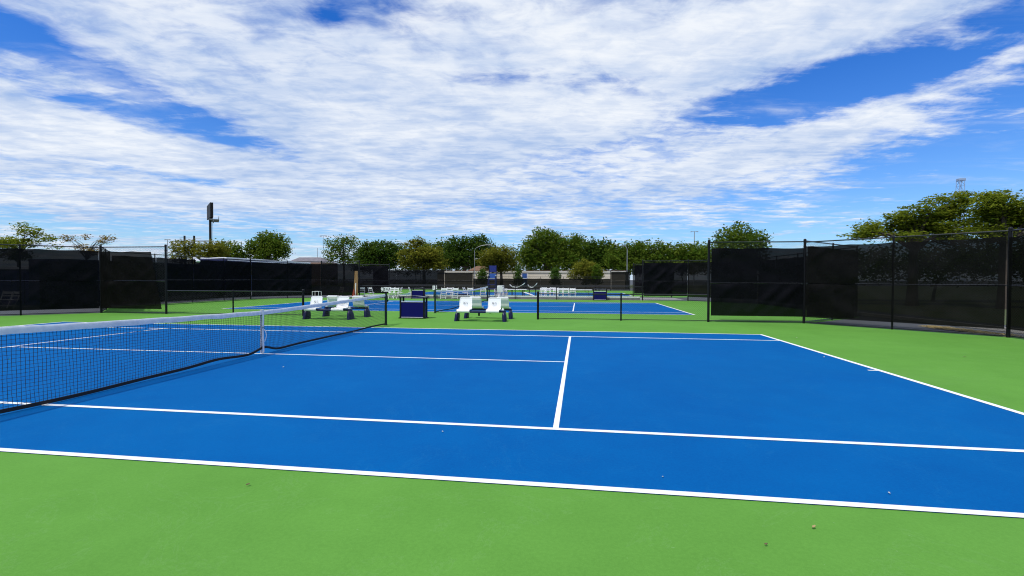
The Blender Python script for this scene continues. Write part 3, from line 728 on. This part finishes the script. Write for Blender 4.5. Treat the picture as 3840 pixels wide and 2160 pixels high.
# ------------------------------------------------------------------ bits lying on the courts
for i, (u, v, s, m_, lab) in enumerate([(3051, 1983, .028, 'straw', 'curled tan leaf on the green apron at lower right'), (930, 1823, .022, 'leaf_brown', 'dark leaf on the green apron at lower left'), (3617, 1339, .05, 'leaf_brown', 'dark leaf on the green apron by the right fence'),
        (1660, 1623, .02, 'bit_pale', 'pale flake on the blue court left of the service line'), (3335, 1856, .02, 'bit_pale', 'pale flake on the blue court at lower right'), (3090, 1341, .035, 'bit_pale', 'pale flake beside the baseline'), (2988, 1268, .04, 'bit_pale', 'pale flake on the green beyond the baseline corner'),
        (1063, 1379, .03, 'bit_pale', 'pale flake near the net strap'), (2872, 2049, .018, 'leaf_brown', 'tiny brown crumb near the bottom edge'), (2485, 1793, .016, 'bit_pale', 'tiny pale crumb between the near side lines')]):
    q = ground(u, v); bm = BM(); n = 7; ring0, ring1 = [], []
    for k in range(n):
        a = 2*math.pi*k/n; rr = s*(.38+.32*random.random()); ring0.append(bm.verts.new((rr*math.cos(a), rr*.6*math.sin(a), .002+.35*s*random.random()))); 
    ring1 = [bm.verts.new(v_.co+Vector((0, 0, .003))) for v_ in ring0]
    bm.faces.new(ring0[::-1]); bm.faces.new(ring1)
    for k in range(n): bm.faces.new((ring0[k], ring0[(k+1) % n], ring1[(k+1) % n], ring1[k]))
    o = obj('fallen_leaf' if 'leaf' in lab else 'crumb', bm, m_, loc=(q.x, q.y, .009)); o.rotation_euler = (0, 0, random.random()*6); setp(o, lab, 'leaf' if 'leaf' in lab else 'litter', 'bits lying on the courts')

# ------------------------------------------------------------------ beyond the right fence: kerb, path, straw
A, B = ground(3206, 1180), ground(3757, 1242)
d = (B-A).normalized(); nrm_ = Vector((-d.y, d.x, 0)); A2, B2 = A-d*14, B+d*16
bm = BM(); v = [bm.verts.new(p_) for p_ in (A2, B2, B2+nrm_*.15, A2+nrm_*.15)]; f_ = bm.faces.new(v); r_ = bmesh.ops.extrude_face_region(bm, geom=[f_])
for v_ in r_['geom']:
    if isinstance(v_, bmesh.types.BMVert): v_.co.z += .13
o = obj('kerb', bm, 'kerb', kind='structure')
P, Q = [], []
A, B = ground(3480, 1226), ground(3790, 1262)
for i in range(900):
    f = random.random(); c = A+(B-A)*f+Vector((random.uniform(-.25, .25), random.uniform(-.3, .3)*(.3+f), 0)); a = random.random()*6.3; l = random.uniform(.04, .14)
    P.append((c.x, c.y, random.uniform(.0, .05))); Q.append((c.x+l*math.cos(a), c.y+l*math.sin(a), random.uniform(.0, .06)))
V, Fq = strands(P, Q, .008); o = obj('straw_litter', mesh_np('straw_litter', V, Fq, 'straw'), None); setp(o, 'dry straw and leaves drifted along the foot of the right fence', 'straw', kind='stuff')

# ------------------------------------------------------------------ background buildings, bus, poles
a, c = at(1640, 1016, 76), at(2345, 1016, 76); zt = a.z
t = thing('clubhouse', 'long low cream building behind the far fence', 'building', ((a.x+c.x)/2, 76, 0)); Lb = c.x-a.x
bm = BM(); box(bm, (0, 3, (zt-.3)/2), (Lb, 6, zt-.3)); obj('wall', bm, 'cream_wall', t)
bm = BM(); box(bm, (0, 2.9, zt-.14), (Lb+.2, 6.12, .28)); rf = obj('roof_fascia', bm, 'cream_trim', t)
bm = BM(); box(bm, (0, 2.9, zt+.03), (Lb+.3, 6.2, .07)); obj('roof_edge', bm, 'brown_roof', rf)
bm = BM(); box(bm, (0, -.03, zt*.42), (Lb, .06, .16)); obj('band', bm, 'cream_trim', t)
xd = at(1967, 1040, 75.9).x-(a.x+c.x)/2
bm = BM(); box(bm, (xd, -.06, zt*.43), (.80, .10, zt*.84)); dr = obj('door', bm, 'blue_paint', t)
bm = BM(); box(bm, (xd, -.13, zt*.55), (.86, .05, .16)); obj('door_sign', bm, 'white_paint', dr)
for s in (-1, 1):
    bm = BM(); box(bm, (xd+s*.5, -.05, zt*.43), (.12, .10, zt*.86)); obj('door_post', bm, 'white_paint', t)
for k in range(9):
    bm = BM(); box(bm, (-Lb/2+Lb*(k+.5)/9, -.02, zt*.45), (.06, .05, zt*.82)); obj('joint', bm, 'cream_trim', t)
# brown roofed shed peeping over the building
a, c = at(1752, 1010, 92), at(1830, 1010, 92)
t = thing('brown_shed', 'small brown hip-roofed shed behind the cream building', 'shed', ((a.x+c.x)/2, 92, 0)); w = (c.x-a.x)/2; z0 = at(1790, 1016, 92).z; z1 = at(1790, 997, 92).z
bm = BM(); box(bm, (0, 2, z0/2), (2*w-.4, 4, z0)); obj('wall', bm, 'brick_far', t)
bm = BM(); vs = [bm.verts.new(q_) for q_ in ((-w, 0, z0), (w, 0, z0), (w, 4, z0), (-w, 4, z0), (-w*.3, 2, z1), (w*.5, 2, z1))]
for f_ in ((0, 1, 5, 4), (1, 2, 5), (2, 3, 4, 5), (3, 0, 4), (3, 2, 1, 0)): bm.faces.new([vs[k] for k in f_])
obj('roof', bm, 'brown_roof', t)
# far low building with grey roof, left
a, c = at(1075, 980, 96), at(1205, 980, 96); z1 = at(1150, 962, 96).z; z0 = at(1150, 984, 96).z; w = (c.x-a.x)/2
t = thing('grey_roofed_hall', 'distant hall with grey sloping roof behind the parked bus', 'building', ((a.x+c.x)/2, 96, 0))
bm = BM(); box(bm, (0, 4, z0/2), (2*w-.3, 8, z0)); obj('wall', bm, 'brick_far', t)
bm = BM(); vs = [bm.verts.new(q_) for q_ in ((-w, 0, z0), (w, 0, z0), (w, 8, z0), (-w, 8, z0), (-w*.85, 4, z1), (w*.45, 4, z1))]
for f_ in ((0, 1, 5, 4), (1, 2, 5), (2, 3, 4, 5), (3, 0, 4), (3, 2, 1, 0)): bm.faces.new([vs[k] for k in f_])
obj('roof', bm, 'grey_roof', t)
# navy bus behind the long left fence
t = thing('parked_bus', 'long navy bus with white roof line parked behind the left fence', 'bus', (-23.4, 32.2, 0), R(90))
bm = BM(); box(bm, (0, 0, 1.83), (12.6, 2.5, 2.80), bev=.12); obj('body', bm, 'navy', t)
bm = BM(); box(bm, (0, 0, 3.27), (12.3, 2.40, .16), bev=.04); obj('roof', bm, 'white_paint', t)
bm = BM(); box(bm, (0, -1.265, 3.12), (12.2, .02, .07)); obj('roof_stripe', bm, 'white_paint', t)
for k in range(7):
    bm = BM(); box(bm, (-5.2+k*1.55, -1.262, 2.35), (1.42, .03, .85), bev=.01); obj('window', bm, 'dark_glass', t)
bm = BM(); box(bm, (6.305, 0, 2.2), (.03, 2.2, 1.2), bev=.01); obj('windscreen_glass', bm, 'dark_glass', t)
for x in (-4, 4.2):
    for s in (-1, 1):
        bm = BM(); tube(bm, [(x, s*1.05, .48), (x, s*1.27, .48)], .48, 18); w_ = obj('wheel', bm, 'rubber', t); bm = BM(); tube(bm, [(x, s*1.06, .48), (x, s*1.285, .48)], .25, 14); obj('rim', bm, 'galv', w_)
t = thing('box_trailer', 'low navy box trailer parked behind the left end of the long fence', 'trailer', (-22.6, 18.6, 0), R(90))
bm = BM(); box(bm, (0, 0, 1.5), (11.0, 2.4, 2.3), bev=.06); obj('body', bm, 'navy', t)
for k in range(10):
    bm = BM(); box(bm, (-5.2+k*1.15, -1.21, 1.5), (.05, .03, 2.2)); obj('rib', bm, 'dark_metal', t)
for x in (-3.2, -2.2):
    for s_y in (-1, 1):
        bm = BM(); tube(bm, [(x, s_y*.98, .4), (x, s_y*1.2, .4)], .4, 16); obj('wheel', bm, 'rubber', t)
# navy store with XS lettering behind the leftmost fence
A, B = at(-60, 1060, 14.2), at(150, 1060, 14.2)
t = thing('storage_container', 'navy storage container lettered XS behind the leftmost windscreen', 'container', ((A.x+B.x)/2-1.2, 14.2, 0)); L = B.x-A.x+2.4
bm = BM(); box(bm, (0, 1.2, 1.05), (L, 2.4, 2.1), bev=.02); obj('body', bm, 'navy_canvas', t)
bm = BM(); box(bm, (0, 1.2, 2.16), (L+.1, 2.5, .12)); obj('roof', bm, 'white_paint', t)
for k in range(14):
    bm = BM(); box(bm, (-L/2+L*(k+.5)/14, -.015, 1.0), (.10, .03, 1.9)); obj('rib', bm, 'navy_canvas', t)
o = obj('lettering', text_mesh('XS', .40, .003), 'card_white', t); o.matrix_local = Matrix.Translation((L/2-.45, -.035, 1.42)) @ Matrix.Rotation(R(90), 4, 'X')
# billboard
q = at(789, 900, 150); s_ = (150-CAM.y)/F
t = thing('billboard', 'tall dark billboard on a single pole seen edge-on', 'billboard', (q.x, 150, 0), -math.atan2(q.x-CAM.x, 150-CAM.y))
zt = at(800, 765, 150).z; zb = at(800, 818, 150).z
bm = BM(); tube(bm, [(0, 0, 0), (0, 0, zt-3.2)], .42, 16); smooth(obj('pole', bm, 'dark_metal', t).data)
for dx, dy0, dy1, dxe, th in ((.75, -5.0, 7.0, -.35, .45), (.25, -5.0, 7.0, -1.1, .45)):
    bm = BM(); a_ = Vector((dx, dy0, 0)); c_ = Vector((dx+dxe, dy1, 0)); d_ = c_-a_
    box(bm, (0, 0, 0), (d_.length, th, zt-zb), M=Matrix.Translation((a_+c_)/2+Vector((0, 0, (zt+zb)/2))) @ Matrix.Rotation(math.atan2(d_.y, d_.x), 4, 'Z')); obj('sign_panel', bm, 'dark_metal', t)
bm = BM(); box(bm, (1.2, 0, zb-.8), (3.2, 9, .25)); box(bm, (1.0, 0, zb-1.1), (.3, 9, .5)); ct = obj('catwalk', bm, 'galv', t)
bm = BM()
for yv in (-4.4, -1.5, 1.5, 4.4): tube(bm, [(2.7, yv, zb-.7), (2.7, yv, zb+.5)], .06, 6)
tube(bm, [(2.7, -4.4, zb+.5), (2.7, 4.4, zb+.5)], .06, 6); tube(bm, [(2.7, -4.4, zb-.1), (2.7, 4.4, zb-.1)], .05, 6); obj('handrail', bm, 'galv', ct)
bm = BM(); tube(bm, [(.75, -.3, 0), (.75, -.3, zb-.8)], .05, 6); tube(bm, [(.75, .3, 0), (.75, .3, zb-.8)], .05, 6); obj('ladder', bm, 'galv', t)
# gantry with two stub posts left of the billboard
a, c = at(668, 905, 130), at(792, 905, 130); xm = (a.x+c.x)/2
t = thing('rail_gantry', 'low metal gantry with two square posts above the olive tree', 'gantry', (xm, 130, 0)); w = (c.x-a.x)/2
bm = BM(); box(bm, (0, 0, a.z), (2*w, .5, .35)); obj('beam', bm, 'galv', t)
for u in (692, 728):
    x = at(u, 890, 130).x-xm; zt_ = at(u, 884, 130).z; bm = BM(); box(bm, (x, 0, zt_/2), (.42, .42, zt_)); obj('post', bm, 'dark_metal', t)
bm = BM()
for dz in (.6, 1.3): tube(bm, [(-w*.9, 0, a.z+dz), (w*.4, 0, a.z+dz-.5)], .05, 6)
obj('handrail', bm, 'galv', t)
def lamp(u, vtop, Y, lab, kind, r=.09):
    q = at(u, vtop, Y); t = thing('street_lamp', lab, 'street lamp', (q.x, Y, 0), 0, 'lamp poles beyond the courts'); h = q.z
    bm = BM(); tube(bm, [(0, 0, 0), (0, 0, h)], [r*1.3, r*.8], 10); smooth(obj('pole', bm, 'galv', t).data)
    if kind == 'T':
        bm = BM(); box(bm, (0, 0, h), (h*.13, .12, .10)); a_ = obj('arm', bm, 'galv', t)
        for s in (-1, 1):
            bm = BM(); box(bm, (s*h*.055, 0, h-.1), (.45, .35, .16), bev=.03); obj('lamp_head', bm, 'galv', t)
    elif kind == 'double':
        for s in (1,):
            for k, rr in enumerate((1.0, .62)):
                bm = BM(); pts = [(2.6*rr*(1-math.cos(f*math.pi/2)) if k == 0 else 1.7*math.sin(f*math.pi/2)*1.2, 0, h-.9*k*1.6+ (1.0*math.sin(f*math.pi/2) if k == 0 else 1.5*(1-math.cos(f*math.pi/2)))) for f in np.linspace(0, 1, 8)]
                tube(bm, pts, .035, 6); obj('arm', bm, 'galv', t)
            bm = BM(); box(bm, (2.7, 0, h+.95), (.8, .3, .14), bev=.04); obj('lamp_head', bm, 'galv', t)
    elif kind == 'curve':
        bm = BM(); tube(bm, [(0, 0, h), (-.15, 0, h+.4), (-.5, 0, h+.65)], .05, 6); obj('arm', bm, 'galv', t)
        bm = BM(); box(bm, (-.7, 0, h+.66), (.5, .25, .12), bev=.03); obj('lamp_head', bm, 'galv', t)
lamp(628, 898, 110, 'grey lamp pole right of the torn windscreen bay', 'T')
lamp(905, 906, 100, 'bare grey pole between the two left trees', 'none', .14)
lamp(1212, 884, 110, 'thin grey lamp pole left of the airy tree', 'T', .07)
lamp(1190, 930, 110, 'shorter grey pole left of the airy tree', 'none', .07)
lamp(1780, 940, 70, 'pale lamp pole with two curved arms before the dark trees', 'double', .05)
lamp(2352, 935, 72, 'pale slim lamp pole before the right tree row', 'curve', .07)
lamp(2604, 868, 130, 'far T-shaped lamp pole above the right tree row', 'T', .12)
lamp(1805, 886, 120, 'lamp top peeping over the dark trees in the middle', 'T', .08)
# lattice mast
q = at(3602, 672, 260); t = thing('radio_mast', 'distant lattice mast above the spreading tree at right', 'mast', (q.x, 260, 0)); h = q.z
bm = BM(); w0, w1 = 1.7, 1.1
for sx, sy in ((1, 1), (1, -1), (-1, 1), (-1, -1)): tube(bm, [(sx*w0, sy*w0, 0), (sx*w1, sy*w1, h)], .13, 6)
obj('legs_frame', bm, 'hazy_steel', t)
bm = BM(); nlev = 16
for k in range(nlev):
    f0, f1 = k/nlev, (k+1)/nlev; a0, a1 = w0+(w1-w0)*f0, w0+(w1-w0)*f1
    for s in (-1, 1):
        tube(bm, [(-a0, s*a0, h*f0), (a1, s*a1, h*f1)], .08, 4); tube(bm, [(a0, s*a0, h*f0), (-a1, s*a1, h*f1)], .08, 4); tube(bm, [(-a1, s*a1, h*f1), (a1, s*a1, h*f1)], .08, 4)
obj('bracing', bm, 'hazy_steel', t)
bm = BM(); box(bm, (.2, 0, h-.3), (2.9, 2.4, 1.3), bev=.2); obj('antenna_head', bm, 'hazy_steel', t)
# white floodlight clipped to the long left fence
q = at(735, 974, 19.0)
t = thing('floodlight', 'white box floodlight tilted on top of the long left fence', 'floodlight', (q.x, 19.0, q.z))
bm = BM(); box(bm, (0, 0, 0), (.44, .30, .12), bev=.02, M=Matrix.Rotation(R(35), 4, 'Y')); obj('housing', bm, 'white_paint', t)
bm = BM(); box(bm, (.05, -.16, 0), (.2, .02, .08), M=Matrix.Rotation(R(35), 4, 'Y')); obj('label_plate', bm, 'dark_glass', t)
bm = BM(); tube(bm, [(-.2, .1, -.3), (-.15, .05, 0)], .02, 6); obj('bracket', bm, 'dark_metal', t)

# ------------------------------------------------------------------ trees
def crown_mesh(blobs, n, size, seed, flat, m, cl=14, clr=.55, gap=.0):
    rng = np.random.default_rng(seed); V, T = [], []
    vol = np.array([b_[3]*b_[4]*b_[5] for b_ in blobs])**.8; cnt = np.maximum(1, (n/cl*vol/vol.sum())).astype(int)
    cen, rad_ = [], []
    for (x, y, z, rx, ry, rz), c_ in zip(blobs, cnt):
        d = rng.normal(size=(c_, 3)); d /= np.linalg.norm(d, axis=1)[:, None]
        rr = rng.random(c_)**.42; rr = np.where(rng.random(c_) < .10, 1+.14*rng.random(c_), rr)
        cen.append(np.array([x, y, z])+d*rr[:, None]*np.array([rx, ry, rz]))
    cen = np.concatenate(cen); k = len(cen)
    if gap > 0:
        keep = np.array([noise.noise(Vector(p_)*gap_s) > -gap for p_ in cen for gap_s in (.9,)]); cen = cen[keep]; k = len(cen)
    tint = np.clip(rng.normal(.45, .28, k), 0, 1)
    rc = clr*(.6+.8*rng.random(k))
    off = rng.normal(size=(k, cl, 3))*.5; off[:, :, 2] *= flat
    pos = (cen[:, None, :]+off*rc[:, None, None]).reshape(-1, 3)
    N = len(pos); tn = np.clip(np.repeat(tint, cl)+rng.normal(0, .12, N), 0, 1)
    a = rng.normal(size=(N, 3)); a[:, 2] *= .55 if flat > .6 else .25; a /= np.linalg.norm(a, axis=1)[:, None]
    b_ = rng.normal(size=(N, 3)); b_[:, 2] *= (.8 if flat > .6 else .3); b_ -= a*(a*b_).sum(1)[:, None]; b_ /= np.linalg.norm(b_, axis=1)[:, None]
    s = size*(.6+.8*rng.random(N))[:, None]
    quad = np.stack([pos-a*s, pos-b_*s*.55, pos+a*s, pos+b_*s*.55], 1).reshape(-1, 3)
    me = mesh_np('crown', quad, np.arange(4*N).reshape(-1, 4), m)
    at_ = me.attributes.new('tint', 'FLOAT', 'POINT'); at_.data.foreach_set('value', np.repeat(tn, 4).astype(np.float32))
    return me, cen
def tree(name, lab, base, blobs_px, Y, n, size, m, flat=.8, trunk=.18, cl=14, clr=.55, depth=1., gap=.0, group='trees beyond the courts', limbs=10, cat='tree', fork=.35, seed=None):
    s = (Y-CAM.y)/F*1.01; u0, v0 = base; q0 = at(u0, v0, Y)
    t = thing(name, lab, cat, (q0.x, Y, 0), 0, group); bl = []
    for k, (u, v, ru, rv) in enumerate(blobs_px):
        q = at(u, v, Y); rx, rz = ru*s, rv*s
        bl.append((q.x-q0.x, (random.random()-.5)*rx*.5*depth, q.z, rx, (rx*.5+rz*.5)*depth, rz))
    sd_ = seed if seed is not None else int(u0*7+v0)
    me, cen = crown_mesh(bl, n, size, sd_, flat, m, cl, clr, gap); obj('crown', me, None, t)
    zlo = min(b_[2]-b_[5] for b_ in bl); zhi = max(b_[2] for b_ in bl); zf = max(.3, zlo+(zhi-zlo)*fork*.5)
    rnd = random.Random(sd_); bm = BM()
    xm = sum(b_[0]*b_[3] for b_ in bl)/sum(b_[3] for b_ in bl)
    tube(bm, [(0, 0, -.05), (.04, 0, zf*.35), (xm*.15, .05, zf*.75), (xm*.25, 0, zf)], [trunk*1.35, trunk, trunk*.88, trunk*.8], 10); smooth(obj('trunk', bm, 'bark', t).data)
    bm = BM()
    for k in range(limbs):
        e = Vector(cen[rnd.randrange(len(cen))]); st = Vector((xm*.25, 0, zf*(.8+.2*rnd.random()))); md = st.lerp(e, .5)+Vector((rnd.uniform(-.1, .1), rnd.uniform(-.1, .1), .12))*(e-st).length
        md2 = md.lerp(e, .55)+Vector((rnd.uniform(-.05, .05), 0, .02))*(e-st).length
        tube(bm, [st, st.lerp(md, .5), md, md2, e], [trunk*.55, trunk*.42, trunk*.30, trunk*.18, trunk*.06], 6, cap=False)
    smooth(obj('limbs', bm, 'bark', t).data)
    return t
tree('locust_tree', 'layered airy tree at the far left behind the fence', (70, 1060), [(60, 915, 90, 30), (120, 872, 52, 22), (85, 850, 30, 16), (165, 895, 48, 18), (205, 925, 38, 14), (0, 905, 70, 28), (-60, 910, 70, 40), (60, 955, 90, 25)], 26, 9500, .09, 'leaf_locust', .28, .13, 12, .42, gap=.3)
tree('sparse_tree', 'sparse yellowing tree with bare middle branches left of the torn windscreen', (320, 1060), [(258, 893, 30, 16), (405, 896, 30, 14), (322, 888, 16, 14), (380, 908, 26, 10), (300, 925, 36, 10), (345, 945, 40, 16)], 30, 1500, .08, 'leaf_yellow', .5, .055, 10, .34, limbs=34)
tree('olive_tree', 'broad olive-coloured tree below the billboard', (760, 1050), [(700, 935, 50, 38), (760, 945, 80, 42), (815, 935, 50, 38), (690, 965, 50, 30), (790, 970, 70, 25), (660, 925, 20, 25)], 74, 9000, .20, 'leaf_olive', .45, .3, 14, .8)
tree('dark_tree', 'low dark tree between the olive tree and the round tree', (870, 1050), [(850, 940, 45, 36), (895, 945, 40, 36), (880, 968, 50, 22)], 82, 4200, .22, 'leaf_mid', .8, .25, 14, .8, gap=.3)
tree('round_tree', 'round dark green tree standing alone right of the olive tree', (1010, 1050), [(1005, 905, 52, 42), (965, 925, 42, 36), (1045, 920, 36, 42), (1000, 950, 72, 36), (945, 955, 26, 24), (1060, 940, 20, 30)], 84, 11000, .21, 'leaf_mid', .8, .32, 14, .75, gap=.32)
tree('airy_tree', 'airy tree with sky showing through right of the grey poles', (1290, 1050), [(1270, 915, 48, 34), (1312, 905, 38, 24), (1255, 950, 38, 30), (1315, 945, 36, 36), (1280, 975, 55, 18)], 78, 5200, .18, 'leaf_mid', .8, .2, 12, .7, gap=.12)
tree('dark_tree', 'dense dark tree left of the tall olive tree', (1430, 1050), [(1385, 940, 52, 34), (1440, 935, 52, 30), (1490, 945, 42, 34), (1420, 975, 90, 30), (1370, 985, 30, 24)], 92, 12000, .24, 'leaf_dark', .8, .35, 14, .9, gap=.3)
tree('locust_tree', 'golden olive tree above the far windscreens left of the umpire chair', (1590, 1050), [(1555, 925, 42, 32), (1570, 960, 78, 26), (1620, 955, 48, 34), (1640, 990, 50, 20), (1530, 985, 42, 24), (1590, 990, 70, 24), (1565, 905, 26, 18)], 68, 12000, .17, 'leaf_olive', .5, .28, 14, .65, gap=.35)
tree('dark_tree', 'tall dark tree behind the double-arm lamp pole', (1740, 1050), [(1715, 920, 50, 34), (1770, 925, 52, 38), (1690, 960, 44, 40), (1750, 970, 75, 40), (1805, 905, 30, 20), (1820, 935, 40, 30), (1810, 975, 50, 40)], 98, 14000, .25, 'leaf_dark', .8, .4, 14, .95, gap=.3)
tree('dark_tree', 'dark tree filling the gap behind the two golden trees', (1660, 1050), [(1660, 935, 40, 30), (1650, 970, 60, 34), (1600, 935, 45, 26)], 104, 6500, .25, 'leaf_mid', .8, .35, 14, .95, gap=.2)
tree('locust_tree', 'golden olive tree behind the umpire chair', (1880, 1066), [(1870, 955, 72, 30), (1845, 985, 56, 24), (1905, 985, 50, 26), (1870, 1005, 55, 18), (1895, 940, 38, 18)], 71, 11000, .16, 'leaf_olive', .5, .25, 14, .62, gap=.35)
tree('broad_tree', 'tallest broad tree in the middle of the far tree row', (2050, 1055), [(2040, 900, 62, 38), (2000, 940, 52, 46), (2085, 925, 56, 46), (2140, 925, 48, 38), (2030, 975, 85, 42), (2120, 975, 65, 42), (2165, 905, 24, 20)], 96, 20000, .25, 'leaf_mid', .8, .42, 14, .95, gap=.34)
tree('dark_tree', 'dark tree right of the tallest tree in the far row', (2230, 1055), [(2215, 935, 48, 34), (2265, 940, 42, 34), (2220, 975, 70, 42), (2280, 975, 46, 36)], 100, 11000, .25, 'leaf_dark', .8, .35, 14, .95, gap=.32)
tree('bright_tree', 'brighter green tree behind the slim lamp pole', (2350, 1055), [(2320, 955, 46, 30), (2370, 940, 46, 28), (2340, 985, 70, 34), (2400, 970, 40, 34), (2310, 925, 16, 12), (2400, 922, 22, 16)], 94, 11000, .24, 'leaf_mid', .8, .3, 14, .9, gap=.32)
tree('dark_tree', 'wide dark tree under the T-shaped lamp pole', (2520, 1055), [(2460, 945, 52, 32), (2520, 950, 55, 32), (2590, 948, 60, 32), (2640, 950, 42, 34), (2550, 980, 130, 30), (2440, 985, 52, 32)], 92, 16000, .24, 'leaf_mid', .8, .38, 14, .9, gap=.3)
tree('round_tree', 'round leafy tree rising behind the right tall fence bay', (2780, 1050), [(2770, 885, 62, 40), (2725, 905, 48, 34), (2825, 905, 46, 36), (2775, 940, 90, 44), (2860, 900, 18, 22), (2780, 990, 90, 40)], 62, 13000, .17, 'leaf_mid', .8, .28, 14, .62, gap=.30)
tree('spreading_tree', 'large spreading layered tree above the right fence', (3420, 1060), [(3250, 872, 80, 24), (3330, 845, 85, 26), (3420, 815, 90, 30), (3500, 785, 85, 36), (3560, 770, 70, 46), (3590, 830, 90, 52), (3480, 855, 110, 38), (3380, 880, 110, 26), (3600, 890, 110, 34), (3200, 890, 38, 10), (3620, 745, 36, 24)], 24, 44000, .085, 'leaf_locust', .24, .26, 14, .40, gap=.06, limbs=26)
tree('spreading_tree', 'second spreading tree at the right edge above the fence', (3760, 1060), [(3720, 770, 62, 40), (3770, 800, 75, 46), (3700, 830, 60, 44), (3800, 840, 72, 48), (3745, 880, 90, 26), (3740, 735, 40, 22), (3850, 800, 60, 50), (3880, 860, 80, 50)], 21, 36000, .078, 'leaf_locust', .34, .22, 14, .36, gap=.08, limbs=22)
gs = 'shrubs in front of the cream building'
tree('conical_shrub', 'conical dark shrub just left of the umpire chair', (1808, 1075), [(1808, 1018, 10, 16), (1808, 1038, 18, 22), (1810, 1058, 22, 16)], 66, 2200, .12, 'leaf_conifer', .9, .08, 12, .32, group=gs, cat='shrub', limbs=4)
tree('conical_shrub', 'tallest conical shrub left of the blue door', (1943, 1075), [(1943, 1010, 8, 16), (1943, 1032, 14, 22), (1943, 1054, 18, 18)], 66, 2000, .12, 'leaf_conifer', .9, .08, 12, .30, group=gs, cat='shrub', limbs=4)
tree('conical_shrub', 'stout conical shrub right of the blue door', (2082, 1075), [(2082, 1015, 13, 14), (2082, 1038, 20, 22), (2082, 1060, 19, 14)], 66, 2300, .12, 'leaf_conifer', .9, .08, 12, .32, group=gs, cat='shrub', limbs=4)
tree('spreading_shrub', 'big olive bush before the right half of the cream building', (2195, 1075), [(2190, 1005, 42, 30), (2165, 1030, 34, 22), (2220, 1025, 40, 28), (2205, 1055, 26, 16), (2240, 1040, 22, 24)], 65, 7000, .13, 'leaf_olive', .7, .1, 12, .40, group=gs, cat='shrub', limbs=10, gap=.4)
tree('upright_shrub', 'small upright bush at the right side of the big olive bush', (2233, 1075), [(2233, 1012, 18, 24), (2236, 1042, 20, 26)], 63.5, 1800, .12, 'leaf_mid', .8, .06, 12, .32, group=gs, cat='shrub', limbs=5)
tree('hedge_bush', 'dark low hedge behind the brightest trees at right', (2560, 1060), [(2400, 985, 110, 44), (2560, 982, 120, 44), (2680, 985, 90, 42)], 111, 15000, .24, 'leaf_dark', .8, .1, 14, .8, cat='hedge', limbs=4)
tree('hedge_bush', 'dark low hedge behind the far windscreens at left', (1560, 1060), [(1400, 985, 90, 45), (1540, 985, 100, 48), (1690, 975, 110, 52)], 112, 15000, .24, 'leaf_dark', .8, .1, 14, .8, cat='hedge', limbs=4)
tree('hedge_bush', 'dark undergrowth between the trunks above the cream building', (2050, 1060), [(1880, 980, 120, 52), (2060, 975, 130, 55), (2240, 980, 120, 50)], 113, 16000, .24, 'leaf_dark', .8, .1, 14, .8, cat='hedge', limbs=4)

tree('hedge_bush', 'dark bushes seen through the right-hand windscreens', (3500, 1075), [(3180, 1000, 90, 50), (3320, 985, 110, 62), (3480, 985, 120, 62), (3640, 980, 120, 66), (3800, 980, 120, 70), (3960, 980, 120, 70)], 31, 16000, .12, 'leaf_dark', .8, .1, 14, .55, cat='hedge', limbs=6)
